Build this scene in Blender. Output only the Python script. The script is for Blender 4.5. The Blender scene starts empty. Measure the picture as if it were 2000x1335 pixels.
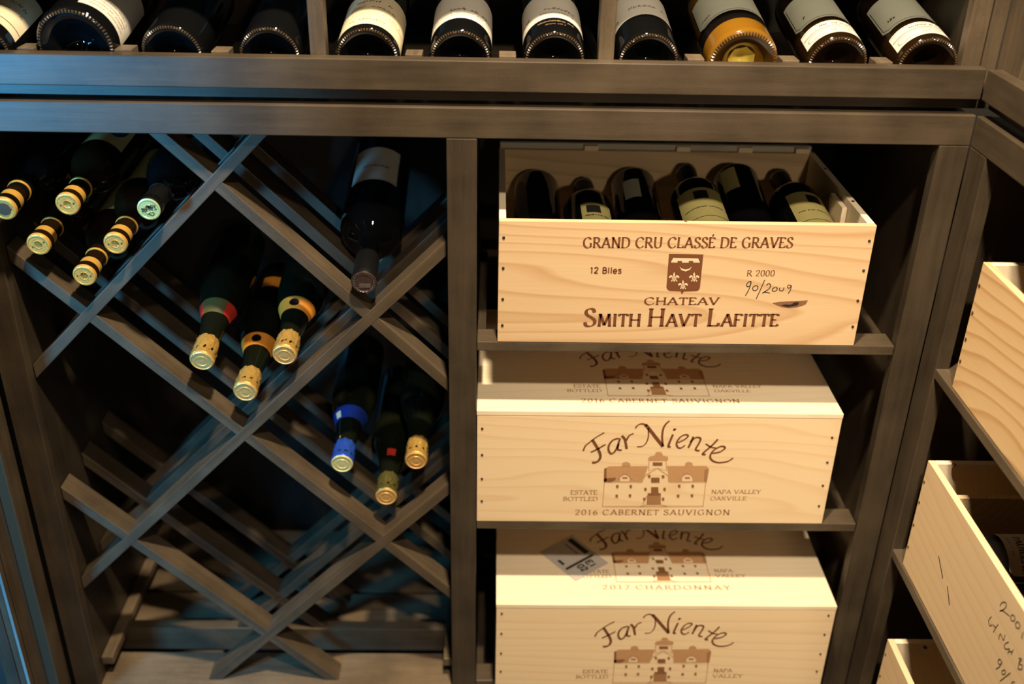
import bpy, bmesh, math, random
from mathutils import Matrix, Vector, Euler
random.seed(7)
S = bpy.context.scene
COL = S.collection
PI = math.pi
R = math.radians

# ------------------------------------------------------------------ camera
cam_d = bpy.data.cameras.new('camera'); cam = bpy.data.objects.new('camera', cam_d); COL.objects.link(cam)
cam_d.sensor_fit = 'HORIZONTAL'; cam_d.sensor_width = 36.0; cam_d.lens = 36.766
_r = Vector((0.99976383, -0.01131254, 0.01855575)); _u = Vector((-0.01104994, 0.47061444, 0.88226977)); _b = -Vector((0.01871332, 0.88226644, -0.47037829))
cam.matrix_world = Matrix(((_r.x, _u.x, _b.x, 0.02214), (_r.y, _u.y, _b.y, -1.28272), (_r.z, _u.z, _b.z, 1.30548), (0, 0, 0, 1)))
cam_d.dof.use_dof = True; cam_d.dof.focus_distance = 1.40; cam_d.dof.aperture_fstop = 2.4
cam_d.clip_start = 0.05
S.camera = cam

# ------------------------------------------------------------------ light and exposure
S.view_settings.view_transform = 'Standard'; S.view_settings.look = 'None'; S.view_settings.gamma = 1.0
S.view_settings.exposure = 0.0
S.view_settings.use_curve_mapping = False
W = bpy.data.worlds.new('cellar_air'); S.world = W; W.use_nodes = True
W.node_tree.nodes['Background'].inputs[0].default_value = (1.0, 0.80, 0.58, 1); W.node_tree.nodes['Background'].inputs[1].default_value = 0.004
def lamp(name, loc, target, power, color, size, size_y=None, spread=180, shape='DISK'):
    d = bpy.data.lights.new(name, 'AREA'); d.shape = shape; d.size = size
    if size_y: d.size_y = size_y
    d.energy = power; d.color = color; d.spread = R(spread)
    o = bpy.data.objects.new(name, d); COL.objects.link(o); o.location = loc
    o.rotation_euler = (Vector(target) - Vector(loc)).to_track_quat('-Z', 'Y').to_euler()
    return o
# two recessed ceiling downlights of the cellar
lamp('ceiling_downlight_near_cabinet', (0.10, -0.55, 2.42), (0.05, -0.15, 0.6), 37, (1.0, 0.83, 0.60), 0.09, spread=130)
lamp('ceiling_downlight_mid_room', (0.20, -1.45, 2.42), (0.62, 0.0, 0.35), 6.0, (1.0, 0.84, 0.64), 0.10, spread=62)
lamp('far_room_fill', (0.85, -3.6, 1.95), (0.62, 0.0, 0.7), 1.7, (1.0, 0.80, 0.56), 0.16, spread=50)  # unseen warm fill added to light the open box interiors
# daylight falling through the open doorway on the left
lamp('daylight_beyond_doorway', (-1.18, -1.09, 0.92), (-0.45, 0.0, 0.62), 24, (0.09, 0.46, 0.92), 0.12, 0.26, spread=150, shape='RECTANGLE')

# ------------------------------------------------------------------ materials
MATS = {}
def nmat(name):
    m = bpy.data.materials.new(name); m.use_nodes = True
    nt = m.node_tree; b = nt.nodes['Principled BSDF']
    return m, nt, b
def simple(name, col, rough=0.5, metal=0.0, coat=0.0, spec=0.5, noise=0.0, nscale=60, bump=0.0):
    if name in MATS: return MATS[name]
    m, nt, b = nmat(name)
    b.inputs['Base Color'].default_value = (*col, 1); b.inputs['Roughness'].default_value = rough
    b.inputs['Metallic'].default_value = metal; b.inputs['Coat Weight'].default_value = coat
    b.inputs['Specular IOR Level'].default_value = spec
    if noise or bump:
        tc = nt.nodes.new('ShaderNodeTexCoord'); n = nt.nodes.new('ShaderNodeTexNoise')
        n.inputs['Scale'].default_value = nscale; n.inputs['Detail'].default_value = 4
        nt.links.new(tc.outputs['Object'], n.inputs['Vector'])
        if noise:
            mx = nt.nodes.new('ShaderNodeMix'); mx.data_type = 'RGBA'
            mx.inputs['A'].default_value = tuple(c * (1 - noise) for c in col) + (1,)
            mx.inputs['B'].default_value = tuple(min(1, c * (1 + noise)) for c in col) + (1,)
            nt.links.new(n.outputs['Fac'], mx.inputs['Factor']); nt.links.new(mx.outputs['Result'], b.inputs['Base Color'])
        if bump:
            bp = nt.nodes.new('ShaderNodeBump'); bp.inputs['Strength'].default_value = bump; bp.inputs['Distance'].default_value = 0.001
            nt.links.new(n.outputs['Fac'], bp.inputs['Height']); nt.links.new(bp.outputs['Normal'], b.inputs['Normal'])
    MATS[name] = m; return m
def stretch(axis, along, across):
    s = [across] * 3; s['xyz'.index(axis)] = along; return s
def dark_wood(axis, tone=1.0):
    key = 'dark_stained_wood_' + axis + '%d' % (tone * 100)
    if key in MATS: return MATS[key]
    m, nt, b = nmat(key); L = nt.links.new
    tc = nt.nodes.new('ShaderNodeTexCoord'); mp = nt.nodes.new('ShaderNodeMapping')
    mp.inputs['Scale'].default_value = stretch(axis, 6, 90)
    n1 = nt.nodes.new('ShaderNodeTexNoise'); n1.inputs['Scale'].default_value = 1.0; n1.inputs['Detail'].default_value = 5; n1.inputs['Roughness'].default_value = 0.65
    L(tc.outputs['Object'], mp.inputs['Vector']); L(mp.outputs['Vector'], n1.inputs['Vector'])
    n2 = nt.nodes.new('ShaderNodeTexNoise'); n2.inputs['Scale'].default_value = 11; n2.inputs['Detail'].default_value = 5
    L(tc.outputs['Object'], n2.inputs['Vector'])
    n3 = nt.nodes.new('ShaderNodeTexNoise'); n3.inputs['Scale'].default_value = 700; n3.inputs['Detail'].default_value = 1
    L(tc.outputs['Object'], n3.inputs['Vector'])
    ad = nt.nodes.new('ShaderNodeMath'); ad.operation = 'MULTIPLY_ADD'; ad.inputs[1].default_value = 0.45
    L(n1.outputs['Fac'], ad.inputs[0])
    a2 = nt.nodes.new('ShaderNodeMath'); a2.operation = 'MULTIPLY_ADD'; a2.inputs[1].default_value = 0.62
    L(n2.outputs['Fac'], a2.inputs[0]); 
    a3 = nt.nodes.new('ShaderNodeMath'); a3.operation = 'MULTIPLY'; a3.inputs[1].default_value = 0.22
    L(n3.outputs['Fac'], a3.inputs[0]); L(a3.outputs[0], a2.inputs[2]); L(a2.outputs[0], ad.inputs[2])
    cr = nt.nodes.new('ShaderNodeValToRGB'); L(ad.outputs[0], cr.inputs['Fac'])
    e = cr.color_ramp.elements; e[0].position = 0.44; e[1].position = 0.84
    e[0].color = (0.032 * tone, 0.022 * tone, 0.013 * tone, 1); e[1].color = (0.094 * tone, 0.067 * tone, 0.040 * tone, 1)
    L(cr.outputs['Color'], b.inputs['Base Color'])
    b.inputs['Roughness'].default_value = 0.42; b.inputs['Specular IOR Level'].default_value = 0.45
    bp = nt.nodes.new('ShaderNodeBump'); bp.inputs['Strength'].default_value = 0.25; bp.inputs['Distance'].default_value = 0.0006
    L(n1.outputs['Fac'], bp.inputs['Height']); L(bp.outputs['Normal'], b.inputs['Normal'])
    MATS[key] = m; return m
def pine(name, light, dark, offset, rings=26.0, axis='x', squash=0.10, contrast=1.0):
    if name in MATS: return MATS[name]
    m, nt, b = nmat(name); L = nt.links.new
    tc = nt.nodes.new('ShaderNodeTexCoord')
    mp = nt.nodes.new('ShaderNodeMapping'); mp.inputs['Location'].default_value = offset
    mp.inputs['Scale'].default_value = stretch(axis, squash, 1.0)
    L(tc.outputs['Object'], mp.inputs['Vector'])
    nz = nt.nodes.new('ShaderNodeTexNoise'); nz.inputs['Scale'].default_value = 7; nz.inputs['Detail'].default_value = 2
    L(mp.outputs['Vector'], nz.inputs['Vector'])
    vm = nt.nodes.new('ShaderNodeVectorMath'); vm.operation = 'SCALE'; vm.inputs['Scale'].default_value = 0.07
    L(nz.outputs['Color'], vm.inputs[0])
    va = nt.nodes.new('ShaderNodeVectorMath'); va.operation = 'ADD'; L(mp.outputs['Vector'], va.inputs[0]); L(vm.outputs['Vector'], va.inputs[1])
    ln = nt.nodes.new('ShaderNodeVectorMath'); ln.operation = 'LENGTH'; L(va.outputs['Vector'], ln.inputs[0])
    mu = nt.nodes.new('ShaderNodeMath'); mu.operation = 'MULTIPLY'; mu.inputs[1].default_value = rings * 5; L(ln.outputs['Value'], mu.inputs[0])
    fr = nt.nodes.new('ShaderNodeMath'); fr.operation = 'FRACT'; L(mu.outputs[0], fr.inputs[0])
    cr = nt.nodes.new('ShaderNodeValToRGB'); L(fr.outputs[0], cr.inputs['Fac'])
    e = cr.color_ramp.elements; e[0].position = 0.0; e[1].position = 1.0
    e[0].color = (0.12, 0.12, 0.12, 1); e[1].color = (0.05, 0.05, 0.05, 1)
    x = cr.color_ramp.elements.new(0.62); x.color = (0.32, 0.32, 0.32, 1)
    x = cr.color_ramp.elements.new(0.88); x.color = (1, 1, 1, 1)
    n2 = nt.nodes.new('ShaderNodeTexNoise'); n2.inputs['Scale'].default_value = 5; n2.inputs['Detail'].default_value = 3
    L(va.outputs['Vector'], n2.inputs['Vector'])
    n3 = nt.nodes.new('ShaderNodeTexNoise'); n3.inputs['Scale'].default_value = 1; n3.inputs['Detail'].default_value = 3
    mp3 = nt.nodes.new('ShaderNodeMapping'); mp3.inputs['Scale'].default_value = stretch(axis, 12, 420)
    L(tc.outputs['Object'], mp3.inputs['Vector']); L(mp3.outputs['Vector'], n3.inputs['Vector'])
    f1 = nt.nodes.new('ShaderNodeMath'); f1.operation = 'MULTIPLY'; f1.inputs[1].default_value = 0.55 * contrast; L(cr.outputs['Color'], f1.inputs[0])
    f2 = nt.nodes.new('ShaderNodeMath'); f2.operation = 'MULTIPLY_ADD'; f2.inputs[1].default_value = 0.55; L(n2.outputs['Fac'], f2.inputs[0]); L(f1.outputs[0], f2.inputs[2])
    f3 = nt.nodes.new('ShaderNodeMath'); f3.operation = 'MULTIPLY_ADD'; f3.inputs[1].default_value = 0.28; L(n3.outputs['Fac'], f3.inputs[0]); L(f2.outputs[0], f3.inputs[2])
    f4 = nt.nodes.new('ShaderNodeMath'); f4.operation = 'SUBTRACT'; f4.inputs[1].default_value = 0.30; f4.use_clamp = True; L(f3.outputs[0], f4.inputs[0])
    mx = nt.nodes.new('ShaderNodeMix'); mx.data_type = 'RGBA'; mx.inputs['A'].default_value = (*light, 1); mx.inputs['B'].default_value = (*dark, 1)
    L(f4.outputs[0], mx.inputs['Factor']); L(mx.outputs['Result'], b.inputs['Base Color'])
    b.inputs['Roughness'].default_value = 0.62; b.inputs['Specular IOR Level'].default_value = 0.3
    MATS[name] = m; return m

PL = (0.80, 0.60, 0.36); PD = (0.62, 0.37, 0.17)
M_glass = simple('dark_bottle_glass', (0.004, 0.004, 0.004), 0.03, spec=0.6)
M_glass_green = simple('dark_green_bottle_glass', (0.005, 0.006, 0.003), 0.07, spec=0.6)
M_glass_brown = simple('brown_bottle_glass', (0.013, 0.006, 0.002), 0.08, spec=0.6)
M_amber = simple('amber_wine_in_clear_glass', (0.20, 0.088, 0.007), 0.10, spec=0.6, coat=0.6, noise=0.15, nscale=20)
M_cream = simple('cream_label_paper', (0.80, 0.66, 0.42), 0.6, noise=0.06, nscale=90)
M_white = simple('white_label_paper', (0.72, 0.65, 0.54), 0.55, noise=0.04, nscale=60)
M_grey = simple('grey_white_label_paper', (0.55, 0.53, 0.47), 0.6, noise=0.06, nscale=60)
M_sage = simple('sage_label_paper', (0.50, 0.50, 0.38), 0.6, noise=0.06, nscale=60)
M_olive = simple('olive_gold_label_paper', (0.52, 0.44, 0.16), 0.5, noise=0.10, nscale=80)
M_ink = simple('black_ink', (0.015, 0.013, 0.012), 0.6)
M_marker = simple('black_marker_ink', (0.01, 0.01, 0.012), 0.5)
M_brand = simple('burnt_brown_print', (0.16, 0.050, 0.014), 0.7, noise=0.35, nscale=500)
M_brand_soft = simple('soft_brown_print', (0.34, 0.17, 0.070), 0.7, noise=0.3, nscale=600)
M_print_mid = simple('mid_brown_print', (0.50, 0.27, 0.12), 0.7, noise=0.25, nscale=500)
M_print_dark = simple('dark_brown_print', (0.23, 0.095, 0.030), 0.7, noise=0.3, nscale=500)
M_pale = simple('bare_pine_in_print', (0.80, 0.58, 0.36), 0.65)
M_gold = simple('gold_capsule_foil', (0.74, 0.40, 0.07), 0.38, metal=0.35, spec=0.5)
M_gold_disc = simple('pale_gold_capsule_disc', (0.74, 0.33, 0.055), 0.45, metal=0.2, noise=0.25, nscale=260, bump=0.6)
M_champ = simple('crinkled_gold_foil', (0.86, 0.50, 0.12), 0.28, metal=0.65, noise=0.2, nscale=220, bump=0.9)
M_champ_disc = simple('pale_foil_disc', (0.80, 0.46, 0.14), 0.38, metal=0.4, noise=0.3, nscale=300, bump=0.8)
M_greenfoil = simple('olive_gold_foil', (0.62, 0.52, 0.14), 0.26, metal=0.9, noise=0.2, nscale=220, bump=0.9)
M_bluefoil = simple('blue_foil', (0.03, 0.10, 0.55), 0.3, metal=0.5, noise=0.2, nscale=200, bump=0.5)
M_mint = simple('pale_green_capsule_disc', (0.60, 0.58, 0.20), 0.4, metal=0.3, noise=0.08, nscale=100)
M_blackfoil = simple('black_capsule_foil', (0.004, 0.004, 0.004), 0.45, spec=0.18)
M_void = simple('shade_black_foil', (0.002, 0.002, 0.002), 0.9, spec=0.03)  # near-black, so the rear capsule sinks into painted shade
M_blackdisc = simple('embossed_black_disc', (0.12, 0.075, 0.06), 0.3, metal=0.6, noise=0.5, nscale=400, bump=0.8)
M_orange = simple('orange_collar_paper', (0.75, 0.28, 0.03), 0.45)
M_red = simple('red_collar_paper', (0.50, 0.03, 0.015), 0.45)
M_blue = simple('blue_collar_paper', (0.008, 0.03, 0.22), 0.4)
M_steel = simple('dull_steel_nail', (0.10, 0.085, 0.07), 0.45, metal=0.8)
M_rust = simple('rusty_nail', (0.10, 0.05, 0.025), 0.6, metal=0.4)
M_plaster = simple('dark_plaster', (0.045, 0.040, 0.035), 0.9, noise=0.1, nscale=20)
M_floor = simple('dark_stone_floor', (0.10, 0.085, 0.07), 0.6, noise=0.25, nscale=6)
M_patio = simple('daylit_blue_hallway_floor', (0.05, 0.20, 0.30), 0.5, noise=0.1, nscale=4)  # blue daylight is put into the hallway floor colour
M_plastic = simple('clear_packing_label', (0.46, 0.42, 0.37), 0.6, noise=0.06, nscale=60)
M_bead = simple('brushed_metal_bead', (0.7, 0.68, 0.64), 0.3, metal=0.9)
M_daylit_edge = simple('daylight_blue_edge', (0.07, 0.13, 0.19), 0.5)  # blue of the daylight on the stile edge, as a colour
M_ring = simple('stippled_lit_glass', (0.070, 0.040, 0.018), 0.26, spec=0.6)  # brown stands for warm light refracted in the dark glass rim
M_gasket = simple('black_rubber_gasket', (0.008, 0.008, 0.009), 0.5)

# ------------------------------------------------------------------ mesh helpers
class MB:
    def __init__(s): s.v = []; s.f = []; s.sm = False
    def box(s, x0, x1, y0, y1, z0, z1):
        b = len(s.v)
        s.v += [(x0, y0, z0), (x1, y0, z0), (x1, y1, z0), (x0, y1, z0), (x0, y0, z1), (x1, y0, z1), (x1, y1, z1), (x0, y1, z1)]
        s.f += [tuple(b + i for i in q) for q in ((0, 3, 2, 1), (4, 5, 6, 7), (0, 1, 5, 4), (1, 2, 6, 5), (2, 3, 7, 6), (3, 0, 4, 7))]
        return s
    def prism(s, poly, a0, a1, axis='y'):
        # poly lies in the plane perpendicular to axis; extruded from a0 to a1
        b = len(s.v); n = len(poly)
        def P(p, a): return {'y': (p[0], a, p[1]), 'x': (a, p[0], p[1]), 'z': (p[0], p[1], a)}[axis]
        s.v += [P(p, a0) for p in poly] + [P(p, a1) for p in poly]
        s.f += [tuple(range(b, b + n)), tuple(range(b + 2 * n - 1, b + n - 1, -1))]
        for i in range(n):
            j = (i + 1) % n; s.f.append((b + i, b + n + i, b + n + j, b + j))
        return s
    def lathe(s, prof, n=64, mod=None, cap0=True, cap1=True):
        b = len(s.v); k = len(prof)
        for i, (r, z) in enumerate(prof):
            for a in range(n):
                t = 2 * PI * a / n; rr = r; zz = z
                if mod: rr, zz = mod(i, a, r, z)
                s.v.append((rr * math.cos(t), rr * math.sin(t), zz))
        for i in range(k - 1):
            for a in range(n):
                c = (a + 1) % n
                s.f.append((b + i * n + a, b + i * n + c, b + (i + 1) * n + c, b + (i + 1) * n + a))
        if cap0: s.f.append(tuple(b + a for a in range(n - 1, -1, -1)))
        if cap1: s.f.append(tuple(b + (k - 1) * n + a for a in range(n)))
        s.sm = True
        return s
    def build(s, name, mat, parent=None, bevel=0.0, loc=None, rot=None):
        me = bpy.data.meshes.new(name); me.from_pydata(s.v, [], s.f)
        bm = bmesh.new(); bm.from_mesh(me); bmesh.ops.recalc_face_normals(bm, faces=bm.faces); bm.to_mesh(me); bm.free()
        if s.sm:
            for p in me.polygons: p.use_smooth = True
            try: me.set_sharp_from_angle(angle=R(38))
            except Exception: pass
        me.materials.append(mat)
        o = bpy.data.objects.new(name, me); COL.objects.link(o)
        if parent is not None: o.parent = parent
        if loc: o.location = loc
        if rot: o.rotation_euler = rot
        if bevel:
            m = o.modifiers.new('eased_edges', 'BEVEL'); m.width = bevel; m.segments = 2; m.limit_method = 'ANGLE'; m.angle_limit = R(40)
        return o
def bx(*a): return MB().box(*a)
def tag(o, label=None, cat=None, group=None, kind=None):
    if label: o['label'] = label
    if cat: o['category'] = cat
    if group: o['group'] = group
    if kind: o['kind'] = kind
    return o
def empty(name, loc, label=None, cat=None, group=None, kind=None):
    o = bpy.data.objects.new(name, None); COL.objects.link(o); o.location = loc; o.empty_display_size = 0.05
    return tag(o, label, cat, group, kind)

# ---- pen strokes: flat ribbons of ink
def smooth(pts, k=6):
    if len(pts) < 3: return list(pts)
    out = []
    for i in range(len(pts) - 1):
        p0 = pts[max(i - 1, 0)]; p1 = pts[i]; p2 = pts[i + 1]; p3 = pts[min(i + 2, len(pts) - 1)]
        for j in range(k):
            t = j / k
            out.append(tuple(0.5 * (2 * p1[c] + (p2[c] - p0[c]) * t + (2 * p0[c] - 5 * p1[c] + 4 * p2[c] - p3[c]) * t * t + (3 * p1[c] - p0[c] - 3 * p2[c] + p3[c]) * t ** 3) for c in (0, 1)))
    out.append(tuple(pts[-1])); return out
def ribbon(pts, w, nib=None, thin=0.35):
    # quads of a stroke; nib angle gives thick and thin
    out = []; n = len(pts); L = []; Rr = []
    for i in range(n):
        a = pts[max(i - 1, 0)]; b = pts[min(i + 1, n - 1)]
        dx, dy = b[0] - a[0], b[1] - a[1]; d = math.hypot(dx, dy) or 1e-9
        ww = w
        if nib is not None:
            th = math.atan2(dy, dx); ww = w * (thin + (1 - thin) * abs(math.sin(th - nib)))
        nx, ny = -dy / d * ww / 2, dx / d * ww / 2
        L.append((pts[i][0] + nx, pts[i][1] + ny)); Rr.append((pts[i][0] - nx, pts[i][1] - ny))
    for i in range(n - 1): out.append([L[i], L[i + 1], Rr[i + 1], Rr[i]])
    return out
A = lambda *p: ('L', p)
Cc = lambda *p: ('C', p)
GL = {
 'A': (.74, [A((.03, 0), (.37, 1)), A((.37, 1), (.71, 0)), A((.16, .34), (.58, .34))]),
 'B': (.58, [A((.08, 0), (.08, 1)), Cc((.08, .98), (.32, .97), (.46, .86), (.44, .62), (.28, .53), (.08, .52)), Cc((.25, .53), (.46, .48), (.54, .28), (.44, .06), (.28, .02), (.08, .02))]),
 'C': (.74, [Cc((.68, .80), (.56, .95), (.38, 1.0), (.18, .90), (.05, .66), (.05, .36), (.18, .10), (.38, .0), (.56, .05), (.70, .20))]),
 'D': (.74, [A((.08, 0), (.08, 1)), Cc((.08, .98), (.36, .97), (.60, .84), (.68, .52), (.60, .18), (.36, .03), (.08, .02))]),
 'E': (.54, [A((.08, 0), (.08, 1)), A((.08, .97), (.48, .97)), A((.08, .53), (.40, .53)), A((.08, .03), (.50, .03)), A((.48, .98), (.48, .84)), A((.50, .02), (.52, .18))]),
 'F': (.50, [A((.08, 0), (.08, 1)), A((.08, .97), (.48, .97)), A((.08, .53), (.40, .53)), A((.48, .98), (.48, .84))]),
 'G': (.78, [Cc((.66, .82), (.54, .95), (.38, 1.0), (.18, .90), (.05, .66), (.05, .36), (.18, .10), (.38, .0), (.55, .03), (.68, .12)), A((.67, .08), (.67, .42)), A((.56, .42), (.77, .42))]),
 'H': (.76, [A((.10, 0), (.10, 1)), A((.66, 0), (.66, 1)), A((.10, .52), (.66, .52))]),
 'I': (.28, [A((.14, 0), (.14, 1))]),
 'K': (.68, [A((.10, 0), (.10, 1)), A((.12, .46), (.56, 1)), A((.24, .58), (.62, 0))]),
 'L': (.54, [A((.08, 0), (.08, 1)), A((.08, .03), (.50, .03)), A((.50, .02), (.53, .20))]),
 'M': (.90, [A((.10, 0), (.15, 1)), A((.15, 1), (.45, .08)), A((.45, .08), (.75, 1)), A((.75, 1), (.82, 0))]),
 'N': (.80, [A((.12, 0), (.12, 1)), A((.10, 1), (.68, 0)), A((.68, 0), (.68, 1))]),
 'O': (.82, [Cc((.41, 1.0), (.18, .90), (.05, .62), (.05, .38), (.18, .10), (.41, .0), (.64, .10), (.77, .38), (.77, .62), (.64, .90), (.41, 1.0))]),
 'P': (.56, [A((.08, 0), (.08, 1)), Cc((.08, .98), (.34, .97), (.50, .86), (.50, .62), (.34, .48), (.08, .47))]),
 'R': (.66, [A((.08, 0), (.08, 1)), Cc((.08, .98), (.34, .97), (.49, .86), (.48, .62), (.33, .51), (.08, .50)), A((.28, .50), (.64, 0))]),
 'S': (.54, [Cc((.47, .78), (.42, .94), (.27, 1.0), (.12, .93), (.07, .77), (.16, .62), (.36, .48), (.50, .33), (.49, .14), (.36, .02), (.21, .0), (.08, .07), (.05, .24))]),
 'T': (.62, [A((.31, 0), (.31, .97)), A((.03, .97), (.59, .97)), A((.03, .98), (.01, .82)), A((.59, .98), (.61, .82))]),
 'U': (.74, [Cc((.10, 1), (.10, .35), (.16, .10), (.36, .0), (.56, .10), (.63, .35), (.63, 1)), A((.0, .99), (.2, .99)), A((.55, .99), (.72, .99))]),
 'V': (.72, [A((.04, 1), (.36, 0)), A((.36, 0), (.68, 1))]),
 'Y': (.66, [A((.04, 1), (.33, .46)), A((.62, 1), (.33, .46)), A((.33, .46), (.33, 0))]),
 '0': (.56, [Cc((.28, 1.0), (.10, .85), (.05, .5), (.10, .15), (.28, .0), (.46, .15), (.51, .5), (.46, .85), (.28, 1.0))]),
 '1': (.40, [A((.22, 0), (.22, .99)), A((.08, .86), (.22, .99))]),
 '2': (.54, [Cc((.06, .76), (.12, .94), (.27, 1.0), (.43, .92), (.46, .74), (.36, .48), (.18, .24), (.05, .04)), A((.05, .04), (.50, .04))]),
 '6': (.54, [Cc((.46, .98), (.24, .84), (.09, .55), (.06, .30), (.14, .06), (.28, .0), (.44, .10), (.48, .32), (.38, .52), (.22, .54), (.08, .38))]),
 '7': (.50, [A((.05, .97), (.47, .97)), A((.47, .97), (.18, 0))]),
 'l': (.22, [A((.11, 0), (.11, 1))]),
 'e': (.52, [Cc((.06, .36), (.46, .36), (.42, .58), (.26, .70), (.10, .58), (.05, .34), (.10, .10), (.27, .0), (.45, .12))]),
 's': (.46, [Cc((.40, .56), (.30, .69), (.14, .67), (.08, .53), (.22, .40), (.38, .28), (.38, .10), (.22, .0), (.05, .12))]),
}
def text_quads(txt, x0, x1, base, h, tilt=0.0, weight=0.15, serif=True, small=None, gap=0.12, ligh=None):
    # every character fitted between x0 and x1 on the baseline; small = set of indices set in small capitals
    adv = []; tot = 0
    for i, c in enumerate(txt):
        k = 0.70 if (small and i in small) else 1.0
        w = (0.42 if c == ' ' else GL['E' if c == '\u00c9' else c][0] + gap) * k
        adv.append((tot, k)); tot += w
    tot -= gap; sx = (x1 - x0) / tot; out = []
    for i, c in enumerate(txt):
        if c == ' ': continue
        off, k = adv[i]; w, st = GL['E' if c == '\u00c9' else c]
        if c == '\u00c9': st = list(st) + [A((.24, 1.10), (.36, 1.30))]
        hh = h * k; wt = 1.22 * weight * h * (0.85 if k < 1 else 1)
        def T(p): return (x0 + (off + p[0] * k) * sx, base + tilt * (off + p[0] * k) / tot + p[1] * hh)
        for kind, pts in st:
            q = smooth(pts, 5) if kind == 'C' else list(pts)
            q = [T(p) for p in q]
            out += ribbon(q, wt, R(18) if serif else None, 0.22) if serif else ribbon(q, wt)
            if serif and kind == 'L':
                a, b = pts[0], pts[-1]
                if abs(a[1] - b[1]) > 0.4:
                    for p in (a, b):
                        if p[1] in (0, 1) and not (c == 'A' and p[1] == 1) and not (c == 'V' and p[1] == 0) and not (c in 'MN' and p == (.45, .08)):
                            yy = 0.015 if p[1] == 0 else 0.985
                            out += ribbon([T((p[0] - .12, yy)), T((p[0] + .12, yy))], wt * 0.30)
    return out
def scribble(x0, x1, base, h, n, rnd, wt):
    # a line of lettering too small to read
    out = []; x = x0; step = (x1 - x0) / n
    for i in range(n):
        if rnd.random() < 0.14: continue
        xa = x0 + i * step; w = step * 0.7
        p = [(xa, base + h * rnd.uniform(0, .3)), (xa + w * .3, base + h * rnd.uniform(.6, 1)), (xa + w * .65, base + h * rnd.uniform(0, .4)), (xa + w, base + h * rnd.uniform(.3, .9))]
        out += ribbon(p, wt)
    return out
def flat_mesh(polys, to3d):
    m = MB()
    for q in polys:
        b = len(m.v); m.v += [to3d(p) for p in q]; m.f.append(tuple(range(b, b + len(q))))
    return m
def raw_build(m, name, mat, parent):
    me = bpy.data.meshes.new(name); me.from_pydata(m.v, [], m.f); me.materials.append(mat)
    o = bpy.data.objects.new(name, me); COL.objects.link(o); o.parent = parent; return o
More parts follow.
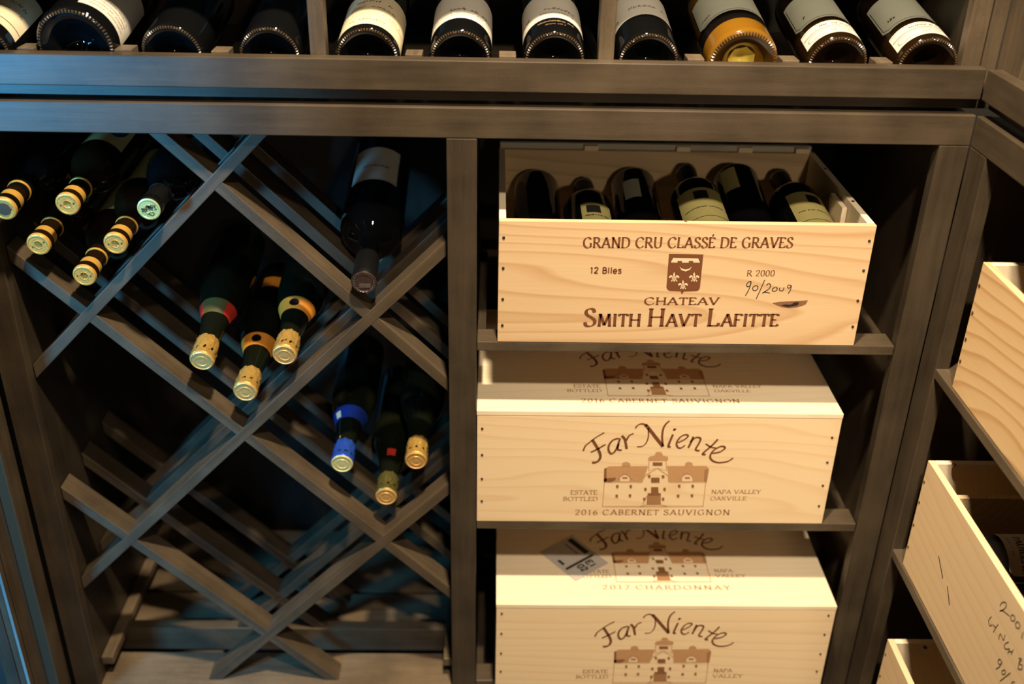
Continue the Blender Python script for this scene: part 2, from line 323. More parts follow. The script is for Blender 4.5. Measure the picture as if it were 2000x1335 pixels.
# ------------------------------------------------------------------ outlines of the printed marks, in metres on their panels
ART = {'far':[(0.62,[(0.1564,0.1306),(0.1593,0.1394),(0.1652,0.1459),(0.1746,0.1549),(0.1857,0.1629)]),(1.0,[(0.1686,0.1505),(0.1741,0.1411),(0.1796,0.1308),(0.1824,0.1213),(0.1806,0.1142),(0.1758,0.1102),(0.1705,0.1101)]),(0.8,[(0.1678,0.1281),(0.1775,0.1342),(0.1886,0.1422)]),(0.8,[(0.2074,0.1533),(0.1989,0.1497),(0.194,0.1413),(0.1938,0.1324),(0.1979,0.1259),(0.2034,0.1305),(0.2081,0.1435)]),(0.8,[(0.2094,0.1533),(0.2072,0.1415),(0.2077,0.1335),(0.2133,0.1326)]),(0.9,[(0.2116,0.1577),(0.2165,0.151),(0.2203,0.1347)]),(0.7,[(0.2188,0.1495),(0.2223,0.1578),(0.2286,0.1618)]),(0.62,[(0.2304,0.1708),(0.2341,0.1766),(0.2405,0.1786),(0.2474,0.1752)]),(1.15,[(0.2447,0.1775),(0.2548,0.1646),(0.2641,0.152),(0.2738,0.1392)]),(0.5,[(0.2493,0.1714),(0.2507,0.1577),(0.2484,0.1459),(0.2427,0.1395),(0.2353,0.1388)]),(0.75,[(0.2734,0.1402),(0.2709,0.156),(0.2712,0.1697),(0.2742,0.1784),(0.2794,0.1843)]),(0.85,[(0.2865,0.161),(0.2837,0.1512),(0.2814,0.1399),(0.2851,0.1393)]),(1.2,[(0.2878,0.1695),(0.2886,0.1683)]),(0.7,[(0.2948,0.1464),(0.3038,0.152),(0.3087,0.158),(0.305,0.1607),(0.2976,0.1563),(0.2931,0.1464),(0.2951,0.1389),(0.3003,0.1373),(0.3061,0.1422)]),(0.85,[(0.3166,0.1575),(0.3145,0.1486),(0.311,0.1376)]),(0.75,[(0.3129,0.1476),(0.3201,0.1555),(0.3271,0.1546),(0.3267,0.1477),(0.3222,0.1348),(0.3282,0.1325)]),(0.85,[(0.3531,0.1533),(0.3463,0.143),(0.3337,0.1279),(0.3381,0.126)]),(0.6,[(0.3361,0.1449),(0.345,0.139),(0.3518,0.1381)]),(0.75,[(0.3479,0.1281),(0.3592,0.1312),(0.3654,0.1382),(0.3598,0.1408),(0.3505,0.1351),(0.3452,0.1251),(0.3474,0.117),(0.3563,0.1121),(0.368,0.1128),(0.3744,0.1157),(0.3795,0.1206)])],'house_roof':[[(0.1892,0.0988),(0.1963,0.1037),(0.2546,0.1043),(0.2509,0.0876),(0.2484,0.0761),(0.1901,0.0755)],[(0.2823,0.1046),(0.3411,0.1059),(0.3462,0.1004),(0.3453,0.0771),(0.2877,0.0765),(0.2859,0.089)],[(0.2528,0.1176),(0.2558,0.1217),(0.2623,0.1233),(0.2748,0.1235),(0.2825,0.1216),(0.2833,0.1163),(0.281,0.1139),(0.2547,0.1136)],[(0.2623,0.1241),(0.2643,0.1298),(0.2718,0.1298),(0.2751,0.1243)],[(0.2148,0.1035),(0.2157,0.1096),(0.2214,0.1121),(0.2271,0.1093),(0.2282,0.1036)],[(0.3088,0.1053),(0.3098,0.111),(0.3143,0.1131),(0.3199,0.1107),(0.3214,0.1054)]],'house_dark':[[(0.1906,0.0818),(0.2073,0.0834),(0.2075,0.0806),(0.2011,0.0756),(0.1901,0.0755)],[(0.1892,0.0988),(0.1927,0.1016),(0.1942,0.0767),(0.1901,0.0755)],[(0.2608,0.1117),(0.275,0.1118),(0.2755,0.1058),(0.2613,0.1056)],[(0.2605,0.084),(0.2732,0.0841),(0.2739,0.0755),(0.2612,0.0754)],[(0.2577,0.0556),(0.2776,0.0558),(0.278,0.0517),(0.258,0.0515)],[(0.2619,0.0667),(0.2729,0.0668),(0.2739,0.0558),(0.2628,0.0557)],[(0.2089,0.0701),(0.2126,0.0701),(0.2129,0.0652),(0.2092,0.0651)],[(0.2292,0.0703),(0.2329,0.0703),(0.2333,0.0654),(0.2296,0.0653)],[(0.2092,0.0524),(0.2129,0.0525),(0.2133,0.0474),(0.2095,0.0474)],[(0.2292,0.0532),(0.233,0.0533),(0.2333,0.0483),(0.2296,0.0482)],[(0.2516,0.0653),(0.2554,0.0654),(0.2558,0.0604),(0.252,0.0604)],[(0.2805,0.0656),(0.2842,0.0657),(0.2847,0.0607),(0.2809,0.0607)],[(0.2514,0.047),(0.2551,0.047),(0.2555,0.042),(0.2518,0.042)],[(0.2799,0.0475),(0.2836,0.0475),(0.284,0.0425),(0.2803,0.0425)],[(0.302,0.0717),(0.3058,0.0717),(0.3062,0.0667),(0.3025,0.0667)],[(0.3224,0.0719),(0.3261,0.0719),(0.3266,0.0669),(0.3229,0.0669)],[(0.302,0.0534),(0.3058,0.0534),(0.3063,0.0484),(0.3025,0.0483)],[(0.323,0.0542),(0.3267,0.0542),(0.3272,0.0492),(0.3235,0.0492)],[(0.2554,0.0891),(0.2591,0.0891),(0.2595,0.0842),(0.2557,0.0842)],[(0.2763,0.0887),(0.28,0.0887),(0.2805,0.0838),(0.2767,0.0838)]],'house_mid':[[(0.2572,0.0514),(0.278,0.0517),(0.2794,0.0342),(0.2577,0.034)],[(0.2174,0.0848),(0.225,0.0849),(0.2252,0.0812),(0.2176,0.0811)],[(0.311,0.0858),(0.3186,0.0858),(0.319,0.0822),(0.3114,0.0821)],[(0.3393,0.0987),(0.3445,0.1008),(0.3445,0.0779),(0.3406,0.0778)]],'house_light':[[(0.2146,0.0765),(0.2141,0.0831),(0.2172,0.0868),(0.2208,0.0885),(0.2248,0.0869),(0.2279,0.0832),(0.2284,0.0767)],[(0.3076,0.0775),(0.307,0.0841),(0.31,0.0882),(0.3145,0.0899),(0.3193,0.0883),(0.3225,0.0842),(0.3232,0.0777)],[(0.2561,0.0968),(0.2556,0.113),(0.2804,0.1133),(0.2822,0.0971),(0.2683,0.1016)]],'house_line':[[(0.1909,0.0755),(0.1911,0.0497),(0.1909,0.0304)],[(0.1909,0.0304),(0.2485,0.0309),(0.3446,0.0323)],[(0.3433,0.0771),(0.3439,0.0513),(0.3439,0.0323)],[(0.2504,0.0835),(0.2509,0.0876),(0.2683,0.1016),(0.286,0.0884),(0.2873,0.0777)],[(0.2548,0.113),(0.2561,0.0968)],[(0.2807,0.1133),(0.2822,0.0971)],[(0.2109,0.0806),(0.2155,0.088),(0.2207,0.0909),(0.2266,0.0882),(0.2325,0.0808)],[(0.3038,0.0816),(0.3085,0.0894),(0.3143,0.0923),(0.3203,0.0895),(0.3239,0.0843)],[(0.1901,0.0755),(0.2484,0.0761)],[(0.2874,0.0765),(0.3453,0.0771)],[(0.2577,0.034),(0.2485,0.0309)],[(0.2794,0.0342),(0.2888,0.0314)],[(0.2572,0.0514),(0.2517,0.0344)]],'sm_shield':[[(0.2272,0.1355),(0.2732,0.1354),(0.2737,0.0864),(0.2721,0.0827),(0.2692,0.0814),(0.2525,0.0806),(0.2502,0.0763),(0.2478,0.0807),(0.2332,0.0813),(0.2297,0.0831),(0.228,0.0867)]],'sm_cut':[[(0.2333,0.1298),(0.2669,0.1296),(0.2698,0.1236),(0.2607,0.1236),(0.2605,0.1259),(0.2548,0.1259),(0.2547,0.1233),(0.2459,0.1232),(0.2455,0.1257),(0.2396,0.1256),(0.2395,0.1231),(0.2307,0.1234)],[(0.2426,0.1178),(0.2456,0.115),(0.251,0.1132),(0.2562,0.1144),(0.2592,0.118),(0.2576,0.1133),(0.2521,0.1104),(0.2462,0.1121)]],'sm_fleur':[[(0.2365,0.1094),(0.2381,0.1059),(0.2379,0.1019),(0.2364,0.1018),(0.2355,0.1058)],[(0.2341,0.0998),(0.2406,0.0999),(0.2407,0.0989),(0.2342,0.0988)],[(0.2364,0.1018),(0.2379,0.1019),(0.2389,0.0955),(0.2367,0.0954)],[(0.2362,0.1002),(0.2344,0.1042),(0.2318,0.1046),(0.2302,0.1022),(0.2307,0.1002),(0.2325,0.101),(0.2331,0.1022),(0.2347,0.101),(0.236,0.099)],[(0.2384,0.1003),(0.2395,0.1043),(0.242,0.1047),(0.2441,0.1023),(0.2439,0.1003),(0.242,0.1011),(0.2411,0.1023),(0.2398,0.1011),(0.2389,0.0991)],[(0.2365,0.0986),(0.2345,0.095),(0.2333,0.0962),(0.2356,0.0986)],[(0.2384,0.0987),(0.2411,0.0951),(0.2421,0.0963),(0.2393,0.0987)],[(0.2635,0.1098),(0.2651,0.1062),(0.265,0.1022),(0.2635,0.1022),(0.2625,0.1062)],[(0.2611,0.1002),(0.2677,0.1003),(0.2678,0.0993),(0.2612,0.0992)],[(0.2635,0.1022),(0.265,0.1022),(0.266,0.0958),(0.2638,0.0958)],[(0.2633,0.1006),(0.2614,0.1046),(0.2588,0.1049),(0.2572,0.1025),(0.2578,0.1005),(0.2596,0.1014),(0.2602,0.1026),(0.2618,0.1014),(0.263,0.0994)],[(0.2655,0.1006),(0.2665,0.1046),(0.2691,0.1051),(0.2711,0.1027),(0.271,0.1007),(0.2691,0.1015),(0.2682,0.1027),(0.2669,0.1015),(0.266,0.0994)],[(0.2636,0.099),(0.2616,0.0954),(0.2604,0.0966),(0.2627,0.099)],[(0.2655,0.099),(0.2682,0.0955),(0.2692,0.0967),(0.2664,0.099)],[(0.2495,0.098),(0.2511,0.0946),(0.2509,0.0907),(0.2495,0.0907),(0.2486,0.0945)],[(0.2472,0.0887),(0.2535,0.0888),(0.2536,0.0879),(0.2473,0.0878)],[(0.2495,0.0907),(0.2509,0.0907),(0.2518,0.0846),(0.2497,0.0845)],[(0.2493,0.0891),(0.2475,0.093),(0.2451,0.0933),(0.2435,0.091),(0.244,0.0891),(0.2457,0.0899),(0.2463,0.091),(0.2478,0.0899),(0.2491,0.088)],[(0.2514,0.0892),(0.2524,0.093),(0.2548,0.0935),(0.2568,0.0912),(0.2567,0.0892),(0.2548,0.09),(0.254,0.0911),(0.2527,0.09),(0.2519,0.088)],[(0.2496,0.0876),(0.2477,0.0841),(0.2465,0.0853),(0.2487,0.0876)],[(0.2514,0.0876),(0.254,0.0842),(0.2549,0.0854),(0.2522,0.0876)]],'sm_knot':[[(0.3754,0.0646),(0.3852,0.067),(0.3986,0.0677),(0.4137,0.0685),(0.4236,0.0697),(0.4212,0.0633),(0.4117,0.0591),(0.4001,0.0574),(0.388,0.0591)]],'sm_knotblack':[[(0.3877,0.0614),(0.3925,0.0629),(0.401,0.0627),(0.4056,0.0665),(0.4115,0.0666),(0.4112,0.0623),(0.4048,0.0603),(0.3965,0.0589)]],'hand1':[[(0.3421,0.097),(0.3386,0.0959),(0.3366,0.0918),(0.3383,0.0889),(0.3417,0.091),(0.3422,0.0965)],[(0.3421,0.097),(0.341,0.0864),(0.337,0.0753)],[(0.3485,0.0905),(0.3457,0.0883),(0.3463,0.0842),(0.3497,0.0832),(0.3527,0.0865),(0.3515,0.0902),(0.3481,0.0905)],[(0.3603,0.0995),(0.3566,0.0857),(0.3523,0.0708)],[(0.3638,0.0913),(0.3664,0.0941),(0.3693,0.0913),(0.3675,0.0858),(0.3596,0.0796),(0.3631,0.0811),(0.37,0.0798)],[(0.3763,0.0887),(0.3728,0.0864),(0.3732,0.0831),(0.3771,0.0828),(0.3792,0.086),(0.3768,0.0891)],[(0.3823,0.0878),(0.3825,0.0842),(0.3863,0.0833),(0.3879,0.0861),(0.388,0.0888)],[(0.3972,0.0917),(0.3937,0.0922),(0.3925,0.0893),(0.3949,0.0875),(0.3974,0.0904)],[(0.3975,0.0919),(0.3974,0.0853),(0.3949,0.0793)]],'hand2':[[(0.2556,0.1496),(0.2573,0.1568),(0.2635,0.1626),(0.267,0.1616),(0.2652,0.1541),(0.258,0.144),(0.2618,0.1488),(0.2699,0.1525),(0.2786,0.1554)],[(0.2832,0.1617),(0.281,0.1564),(0.2843,0.1544),(0.2891,0.1576),(0.2901,0.1623),(0.286,0.1631),(0.2827,0.1613)],[(0.2956,0.1628),(0.2936,0.1573),(0.297,0.1552),(0.3017,0.1582),(0.3025,0.1631),(0.2985,0.1639),(0.2951,0.1624)],[(0.3116,0.1619),(0.3119,0.157),(0.3122,0.1521)],[(0.2457,0.1244),(0.2426,0.1143),(0.2487,0.1119),(0.2513,0.1172)],[(0.2531,0.1182),(0.2598,0.1202)],[(0.263,0.1282),(0.2602,0.1195),(0.2582,0.1106)],[(0.2725,0.1128),(0.2726,0.1222),(0.2815,0.1204),(0.2814,0.1293)],[(0.2922,0.1281),(0.2871,0.1205),(0.287,0.1154),(0.2922,0.1168),(0.2966,0.1222)],[(0.2977,0.1228),(0.2972,0.1146)],[(0.3045,0.1289),(0.3035,0.1191)],[(0.2981,0.1194),(0.3043,0.1242)],[(0.3183,0.1287),(0.324,0.1323),(0.3222,0.1242),(0.3285,0.1274),(0.3292,0.1218),(0.3228,0.1168)],[(0.3205,0.131),(0.323,0.1165)],[(0.2895,0.0962),(0.2845,0.0929),(0.2845,0.0881),(0.2899,0.09),(0.2915,0.0967),(0.2904,0.0878),(0.2847,0.0773)],[(0.3001,0.0922),(0.2968,0.086),(0.2993,0.0842),(0.3031,0.0881),(0.3036,0.0925),(0.2997,0.0916)],[(0.3127,0.1001),(0.3061,0.0868),(0.299,0.0724)],[(0.32,0.0898),(0.3218,0.0949),(0.3255,0.0981)]],'T':{'grand':(0.1123,0.3905,0.1427,0.0149,0.0039),'blles':(0.1233,0.1655,0.1057,0.0087,0.0006),'r2000':(0.3353,0.3724,0.1046,0.0087,0.0005),'chat':(0.2001,0.3016,0.0599,0.0108,0.0013),'smith':(0.1191,0.3862,0.0258,0.027,0.0034),'estate':(0.1413,0.1813,0.0513,0.0079,0.0004),'bottled':(0.1307,0.1828,0.0397,0.0073,0.0005),'napa':(0.3541,0.4284,0.0552,0.007,0.0007),'oak':(0.3537,0.4085,0.043,0.0067,0.0005),'cab':(0.1499,0.386,0.0134,0.0096,0.0023)}}
# ------------------------------------------------------------------ the setting
def structure(name, m, mat, parent=None, bevel=0):
    o = m.build(name, mat, parent, bevel)
    if parent is None: o['kind'] = 'structure'
    return o
structure('floor', bx(-0.69, 1.25, -2.6, 0.60, -0.16, -0.12), M_floor)
structure('wall_back', bx(-0.80, 1.25, 0.47, 0.57, -0.12, 2.45), M_plaster)
structure('wall_right', bx(1.08, 1.20, -2.6, 0.47, -0.12, 2.45), M_plaster)
structure('ceiling', bx(-0.80, 1.25, -3.9, 0.57, 2.47, 2.55), M_plaster)
wl = structure('wall_left', bx(-0.80, -0.692, -0.099, 0.47, -0.12, 2.47).box(-0.80, -0.692, -2.6, -0.640, -0.12, 2.47).box(-0.80, -0.692, -0.640, -0.099, 2.05, 2.47), M_plaster)
structure('floor_hallway', bx(-3.2, -0.69, -4.0, 0.6, -0.17, -0.125), M_patio)
dj = empty('door_1', (-0.69, -0.06, -0.12), kind='structure')
def djp(name, x0, x1, y0, y1, mat, bev=0.001):
    return bx(x0 + .69, x1 + .69, y0 + .06, y1 + .06, 0, 2.15).build(name, mat, dj, bev)
djp('jamb_board', -0.7, -0.6755, -0.100, -0.0746, dark_wood('z', 1.1))
djp('gasket', -0.7, -0.677, -0.1015, -0.1002, M_gasket, 0)
djp('jamb_stop', -0.6905, -0.6765, -0.1135, -0.1018, dark_wood('z', 1.3))
djp('highlight_bead', -0.6795, -0.6755, -0.1147, -0.1137, M_bead, 0)  # thin bright strip standing for the highlight along the jamb edge
djp('jamb_lining', -0.7115, -0.6915, -0.1135, -0.1035, dark_wood('z', 1.0))

# ------------------------------------------------------------------ dark stained cabinetry
B = 0.0012
DW = dark_wood
DX, DY, DZ = DW('x'), DW('y'), DW('z')
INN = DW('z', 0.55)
cab = empty('wine_cabinet', (0, 0, 0), 'dark base cabinet with a diamond lattice bay beside a bay of box shelves', 'cabinet')
bx(-0.669, 0.6255, 0.0, 0.019, 0.911, 0.950).build('top_rail', DX, cab, B)
bx(-0.039, 0.0, 0.0, 0.019, -0.12, 0.9108).build('centre_post', DW('z', 0.75), cab, B)
bx(0.587, 0.6255, 0.0, 0.019, -0.12, 0.9108).build('stile', DW('z', 0.85), cab, B)
bx(-0.669, -0.630, 0.0005, 0.019, -0.12, 0.9108).build('stile', DW('z', 0.85), cab, B)
bx(-0.689, -0.675, -0.037, -0.001, -0.12, 0.968).build('return_stile', DW('z', 1.1), cab, B)
bx(-0.6905, -0.676, -0.0395, -0.0372, -0.12, 0.968).build('daylit_edge_strip', M_daylit_edge, cab)  # blue daylight on the stile edge, painted as a strip
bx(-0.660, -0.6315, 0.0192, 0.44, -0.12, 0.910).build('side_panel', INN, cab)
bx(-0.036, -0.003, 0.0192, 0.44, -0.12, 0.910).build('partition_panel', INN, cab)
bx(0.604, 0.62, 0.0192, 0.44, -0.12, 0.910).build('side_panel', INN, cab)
bx(-0.66, 0.62, 0.4405, 0.458, -0.12, 0.950).build('back_panel', DW('z', 0.25), cab)  # extra dark tone carries the shade deep in the bays
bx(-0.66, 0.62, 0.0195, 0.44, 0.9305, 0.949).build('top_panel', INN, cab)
# planked floor of the lattice bay, its rear rail and the cleats along the sides
bx(-0.6310, -0.0365, 0.006, 0.084, -0.062, -0.045).build('floor_board', DW('x', 2.2), cab, B)
bx(-0.6310, -0.0365, 0.148, 0.230, -0.062, -0.040).build('floor_board', DW('x', 2.0), cab, B)
bx(-0.6310, -0.0365, 0.250, 0.43, -0.064, -0.050).build('floor_board', DW('x', 1.6), cab, B)
bx(-0.6310, -0.0365, 0.108, 0.128, -0.062, -0.012).build('floor_rail', DW('x', 1.3), cab, B)
bx(-0.6312, -0.612, 0.03, 0.40, -0.020, -0.004).build('cleat', DW('y', 2.2), cab, B)
bx(-0.055, -0.0365, 0.03, 0.40, -0.020, -0.004).build('cleat', DW('y', 1.6), cab, B)
# diamond lattices, one behind the other
XL, XR, ZB, ZT = -0.6300, -0.0400, -0.044, 0.912
def clip_slat(sign, c, t):
    # slat centre line z = sign*x + c ; polygon clipped to the bay
    h = t * math.sqrt(2) / 2
    poly = []
    big = [(-2, sign * -2 + c - h), (2, sign * 2 + c - h), (2, sign * 2 + c + h), (-2, sign * -2 + c + h)]
    def cut(p, f, val):
        out = []
        for i in range(len(p)):
            a, b = p[i], p[(i + 1) % len(p)]; fa, fb = f(a) - val, f(b) - val
            if fa <= 0: out.append(a)
            if (fa < 0 < fb) or (fb < 0 < fa):
                k = fa / (fa - fb); out.append((a[0] + (b[0] - a[0]) * k, a[1] + (b[1] - a[1]) * k))
        return out
    p = cut(big, lambda q: q[0], XR); p = cut(p, lambda q: -q[0], -XL); p = cut(p, lambda q: q[1], ZT); p = cut(p, lambda q: -q[1], -ZB)
    return p
DIAG = {1: [1.184, 0.794, 0.398], -1: [0.498, 0.107, -0.288]}
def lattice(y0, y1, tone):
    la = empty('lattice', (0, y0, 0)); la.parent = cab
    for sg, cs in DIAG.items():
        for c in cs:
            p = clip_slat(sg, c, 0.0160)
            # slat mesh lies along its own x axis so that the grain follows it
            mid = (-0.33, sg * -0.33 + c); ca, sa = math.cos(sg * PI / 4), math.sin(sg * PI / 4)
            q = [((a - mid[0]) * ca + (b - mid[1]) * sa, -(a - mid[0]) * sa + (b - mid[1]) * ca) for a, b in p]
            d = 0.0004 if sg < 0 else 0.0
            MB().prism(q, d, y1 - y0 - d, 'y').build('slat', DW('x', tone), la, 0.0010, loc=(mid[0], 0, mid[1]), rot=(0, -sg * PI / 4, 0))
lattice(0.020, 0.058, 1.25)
lattice(0.110, 0.148, 0.95)  # rear lattices take a darker tone for the shade behind
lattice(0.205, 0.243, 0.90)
# box shelves: open frames
def shelf(par, ztop, x0, x1, tone=1.0):
    s = empty('shelf', (0, 0, ztop)); s.parent = par
    bx(x0, x1, 0.001, 0.040, -0.0145, 0).build('front_rail', DW('x', tone), s, B)
    bx(x0, x0 + 0.012, 0.0402, 0.33, -0.0145, -0.0065).build('side_rail', DW('y', 0.6), s, B)
    bx(x1 - 0.012, x1, 0.0402, 0.33, -0.0145, -0.0065).build('side_rail', DW('y', 0.6), s, B)
    bx(x0, x1, 0.3302, 0.37, -0.0145, 0).build('rear_rail', DW('x', tone), s, B)
    return s
shelf(cab, 0.621, 0.0008, 0.5855, 1.25); shelf(cab, 0.3100, 0.0008, 0.5855, 1.25); shelf(cab, -0.024, 0.0008, 0.5855, 1.25)

# the cabinet along the right wall meets the first at the corner
cab2 = empty('wine_cabinet', (0.6260, 0, 0), 'dark base cabinet along the right wall holding open wine boxes', 'cabinet')
bx(0, 0.019, -1.0, -0.0003, 0.911, 0.950).build('top_rail', DY, cab2, B)
bx(0, 0.019, -0.0494, -0.0003, -0.12, 0.9108).build('stile', DW('z', 0.85), cab2, B)
bx(0, 0.019, -1.0, -0.96, -0.12, 0.9108).build('stile', DW('z', 0.85), cab2, B)
bx(0.0195, 0.44, -0.020, -0.001, -0.12, 0.910).build('side_panel', INN, cab2)
bx(0.0195, 0.44, -1.0, -0.985, -0.12, 0.910).build('side_panel', INN, cab2)
bx(0.4405, 0.453, -1.0, -0.001, -0.12, 0.95).build('back_panel', INN, cab2)
bx(0.0195, 0.44, -1.0, -0.001, 0.9305, 0.949).build('top_panel', INN, cab2)
def shelf_right(ztop):
    s = empty('shelf', (0, 0, ztop)); s.parent = cab2
    bx(0.001, 0.040, -0.955, -0.0205, -0.0145, 0).build('front_rail', DW('y', 1.25), s, B)
    bx(0.0402, 0.33, -0.032, -0.0205, -0.0145, -0.0065).build('side_rail', DW('x', 0.6), s, B)
    bx(0.0402, 0.33, -0.955, -0.925, -0.0145, -0.0005).build('side_rail', DW('x', 0.6), s, B)
    bx(0.3302, 0.37, -0.955, -0.0205, -0.0145, 0).build('rear_rail', DW('y', 1.25), s, B)
for z in (0.6135, 0.3030, -0.010): shelf_right(z)

# display racks above the cabinets
rack = empty('bottle_rack', (0, 0, 0.952), 'dark wood display rack along the back wall, bottles base out behind its long rail', 'rack')
def rz(z): return z - 0.952
bx(-0.689, 0.6255, 0.0, 0.019, rz(0.970), rz(1.0080)).build('rail', DX, rack, B)
bx(-0.689, 0.6255, 0.0, 0.022, rz(1.215), rz(1.253)).build('upper_rail', DX, rack, B)
bx(-0.689, 0.6255, 0.0225, 0.44, rz(1.222), rz(1.236)).build('upper_shelf', INN, rack)
bx(-0.689, 0.6255, 0.060, 0.44, rz(0.9505), rz(0.9590)).build('base_panel', DW('x', 1.2), rack)
bx(-0.672, 0.6480, 0.0195, 0.0220, rz(0.9540), rz(0.9740)).build('fascia', DX, rack)
bx(-0.689, 0.6255, 0.4405, 0.455, rz(0.9505), rz(1.236)).build('back_panel', INN, rack)
bx(-0.689, -0.672, 0.0192, 0.44, rz(0.9505), rz(1.214)).build('side_panel', INN, rack)
for px in (-0.1960, 0.1585):
    bx(px - 0.0098, px + 0.0098, 0.021, 0.044, rz(0.9745), rz(1.214)).build('divider_post', DW('z', 1.5), rack, B)
    bx(px - 0.006, px + 0.006, 0.0445, 0.42, rz(0.960), rz(0.985)).build('divider_rail', INN, rack, B)
bx(0.6020, 0.6255, 0.0222, 0.040, rz(0.9745), rz(1.214)).build('end_stile', DW('z', 1.6), rack, B)
bx(0.609, 0.6255, 0.0405, 0.44, rz(0.960), rz(1.214)).build('side_panel', INN, rack)
TOPX = [-0.6135, -0.494, -0.377, -0.257, -0.1365, -0.0215, 0.0955, 0.2125, 0.3290, 0.4490, 0.5625]
for i in range(len(TOPX) - 1):
    mx_ = (TOPX[i] + TOPX[i + 1]) / 2
    if i in (3, 6): continue
    w = 0.0095
    bx(mx_ - w - .001, mx_ + w + .001, 0.0225, 0.050, rz(0.960), rz(1.0095)).build('cradle_block', DW('y', 2.1), rack, 0.0008)

rack2 = empty('bottle_rack', (0.6260, -0.001, 0.952), 'dark wood display rack along the right wall, beside the corner of the long rail', 'rack')
bx(0, 0.019, -1.0, 0, rz(0.970), rz(1.0080)).build('rail', DY, rack2, B)
bx(0, 0.022, -1.0, 0, rz(1.215), rz(1.253)).build('upper_rail', DY, rack2, B)
bx(0.0225, 0.44, -1.0, 0, rz(1.222), rz(1.236)).build('upper_shelf', INN, rack2)
bx(0.060, 0.44, -1.0, 0, rz(0.9505), rz(0.9590)).build('base_panel', INN, rack2)
bx(0.4405, 0.453, -1.0, 0, rz(0.9505), rz(1.236)).build('back_panel', INN, rack2)
bx(0.0006, 0.0195, 0.0215, 0.041, rz(0.9745), rz(1.214)).build('corner_stile', DW('z', 1.5), rack2, B)
bx(0.0200, 0.0390, -0.0420, 0.0210, rz(0.9745), rz(1.214)).build('end_stile', DW('z', 1.6), rack2, B)
bx(0.0195, 0.0220, -1.0, 0.018, rz(0.9540), rz(0.9740)).build('fascia', DY, rack2, B)

# ------------------------------------------------------------------ bottles
def frame(axis, up):
    z = Vector(axis).normalized(); u = Vector(up); y = (u - z * u.dot(z)).normalized(); x = y.cross(z)
    return Matrix(((x.x, y.x, z.x), (x.y, y.y, z.y), (x.z, y.z, z.z)))
def profile(r, H, kind):
    nr = 0.0142
    base = [(0.002, 0.026), (r * .22, 0.023), (r * .40, 0.014), (r * .58, 0.006), (r * .74, 0.0012), (r * .84, 0.0), (r * .90, 0.0006), (r * .955, 0.0024), (r * .985, 0.0052), (r, 0.010)]
    k = H / 0.30
    if kind == 'bordeaux':
        top = [(r, .182 * k), (r * .985, .192 * k), (r * .90, .204 * k), (r * .70, .214 * k), (nr * 1.28, .222 * k), (nr * 1.05, .230 * k), (nr, .242 * k), (nr * .97, .284 * k), (nr * 1.1, .286 * k), (nr * 1.1, .296 * k), (nr * .95, .2985 * k)]
    else:
        top = [(r, .135 * k), (r * .975, .150 * k), (r * .88, .172 * k), (r * .72, .194 * k), (r * .54, .214 * k), (nr * 1.22, .236 * k), (nr * 1.05, .252 * k), (nr, .266 * k), (nr, .282 * k), (nr * 1.15, .285 * k), (nr * 1.15, .296 * k), (nr * .95, .2985 * k)]
    return base + top
def bottle_root(name, base, axis, up, label, cat='bottle', group=None, spin=0.0):
    e = empty(name, base, label, cat, group)
    e.rotation_euler = (frame(axis, up) @ Matrix.Rotation(spin, 3, 'Z')).to_euler()
    return e
def glass_body(par, r, H, kind, mat, knurl=True, n=112):
    prof = profile(r, H, kind)
    def mod(i, a, rr, z):
        if knurl and i in (6, 7) and a % 2: return rr * 0.982, z + 0.0011
        return rr, z
    o = MB().lathe(prof, n, mod).build('glass_body', mat, par); return o
def prof_r(r, H, kind, s):
    P = profile(r, H, kind)[9:]
    for (r0, z0), (r1, z1) in zip(P, P[1:]):
        if z0 <= s <= z1: return r0 + (r1 - r0) * (s - z0) / (z1 - z0 + 1e-9)
    return r
def cyl(r, off=0.0):
    # label coordinates: u = arc length to the viewer's right of the label centre, s = distance from the base
    def f(p): 
        a = p[0] / r; return (-(r + off) * math.sin(a), (r + off) * math.cos(a), p[1])
    return f
def label_mesh(par, name, r, s0, s1, a0, a1, mat, off=0.0004, chamfer=0.0, rf=None, n=28, thick=True):
    m = MB(); nn = n; ns = 4 if rf else 1
    for i in range(nn + 1):
        u = r * (a0 + (a1 - a0) * i / nn); lo = s0
        if chamfer:
            d = min(u - r * a0, r * a1 - u); lo = s0 + max(0, chamfer - d)
        for j in range(ns + 1):
            s = lo + (s1 - lo) * j / ns; rr = rf(s) if rf else r
            a = u / r; m.v.append((-(rr + off) * math.sin(a), (rr + off) * math.cos(a), s))
    k = ns + 1
    for i in range(nn):
        for j in range(ns): m.f.append((i * k + j, (i + 1) * k + j, (i + 1) * k + j + 1, i * k + j + 1))
    m.sm = True
    return m.build(name, mat, par)
def on_label(lab_parent, r, polys, mat, name='printed_text', off=0.0007):
    # subdivide long pieces so that the ink follows the curve
    fine = []
    for q in polys:
        us = [p[0] for p in q]
        if len(q) == 4 and max(us) - min(us) > 0.004:
            k = int((max(us) - min(us)) / 0.003) + 1
            for i in range(k):
                t0, t1 = i / k, (i + 1) / k
                L = lambda a, b, t: (a[0] + (b[0] - a[0]) * t, a[1] + (b[1] - a[1]) * t)
                fine.append([L(q[0], q[1], t0), L(q[0], q[1], t1), L(q[3], q[2], t1), L(q[3], q[2], t0)])
        else: fine.append(q)
    return raw_build(flat_mesh(fine, cyl(r, off)), name, mat, lab_parent)
rn = random.Random(3)
TILT = R(10)
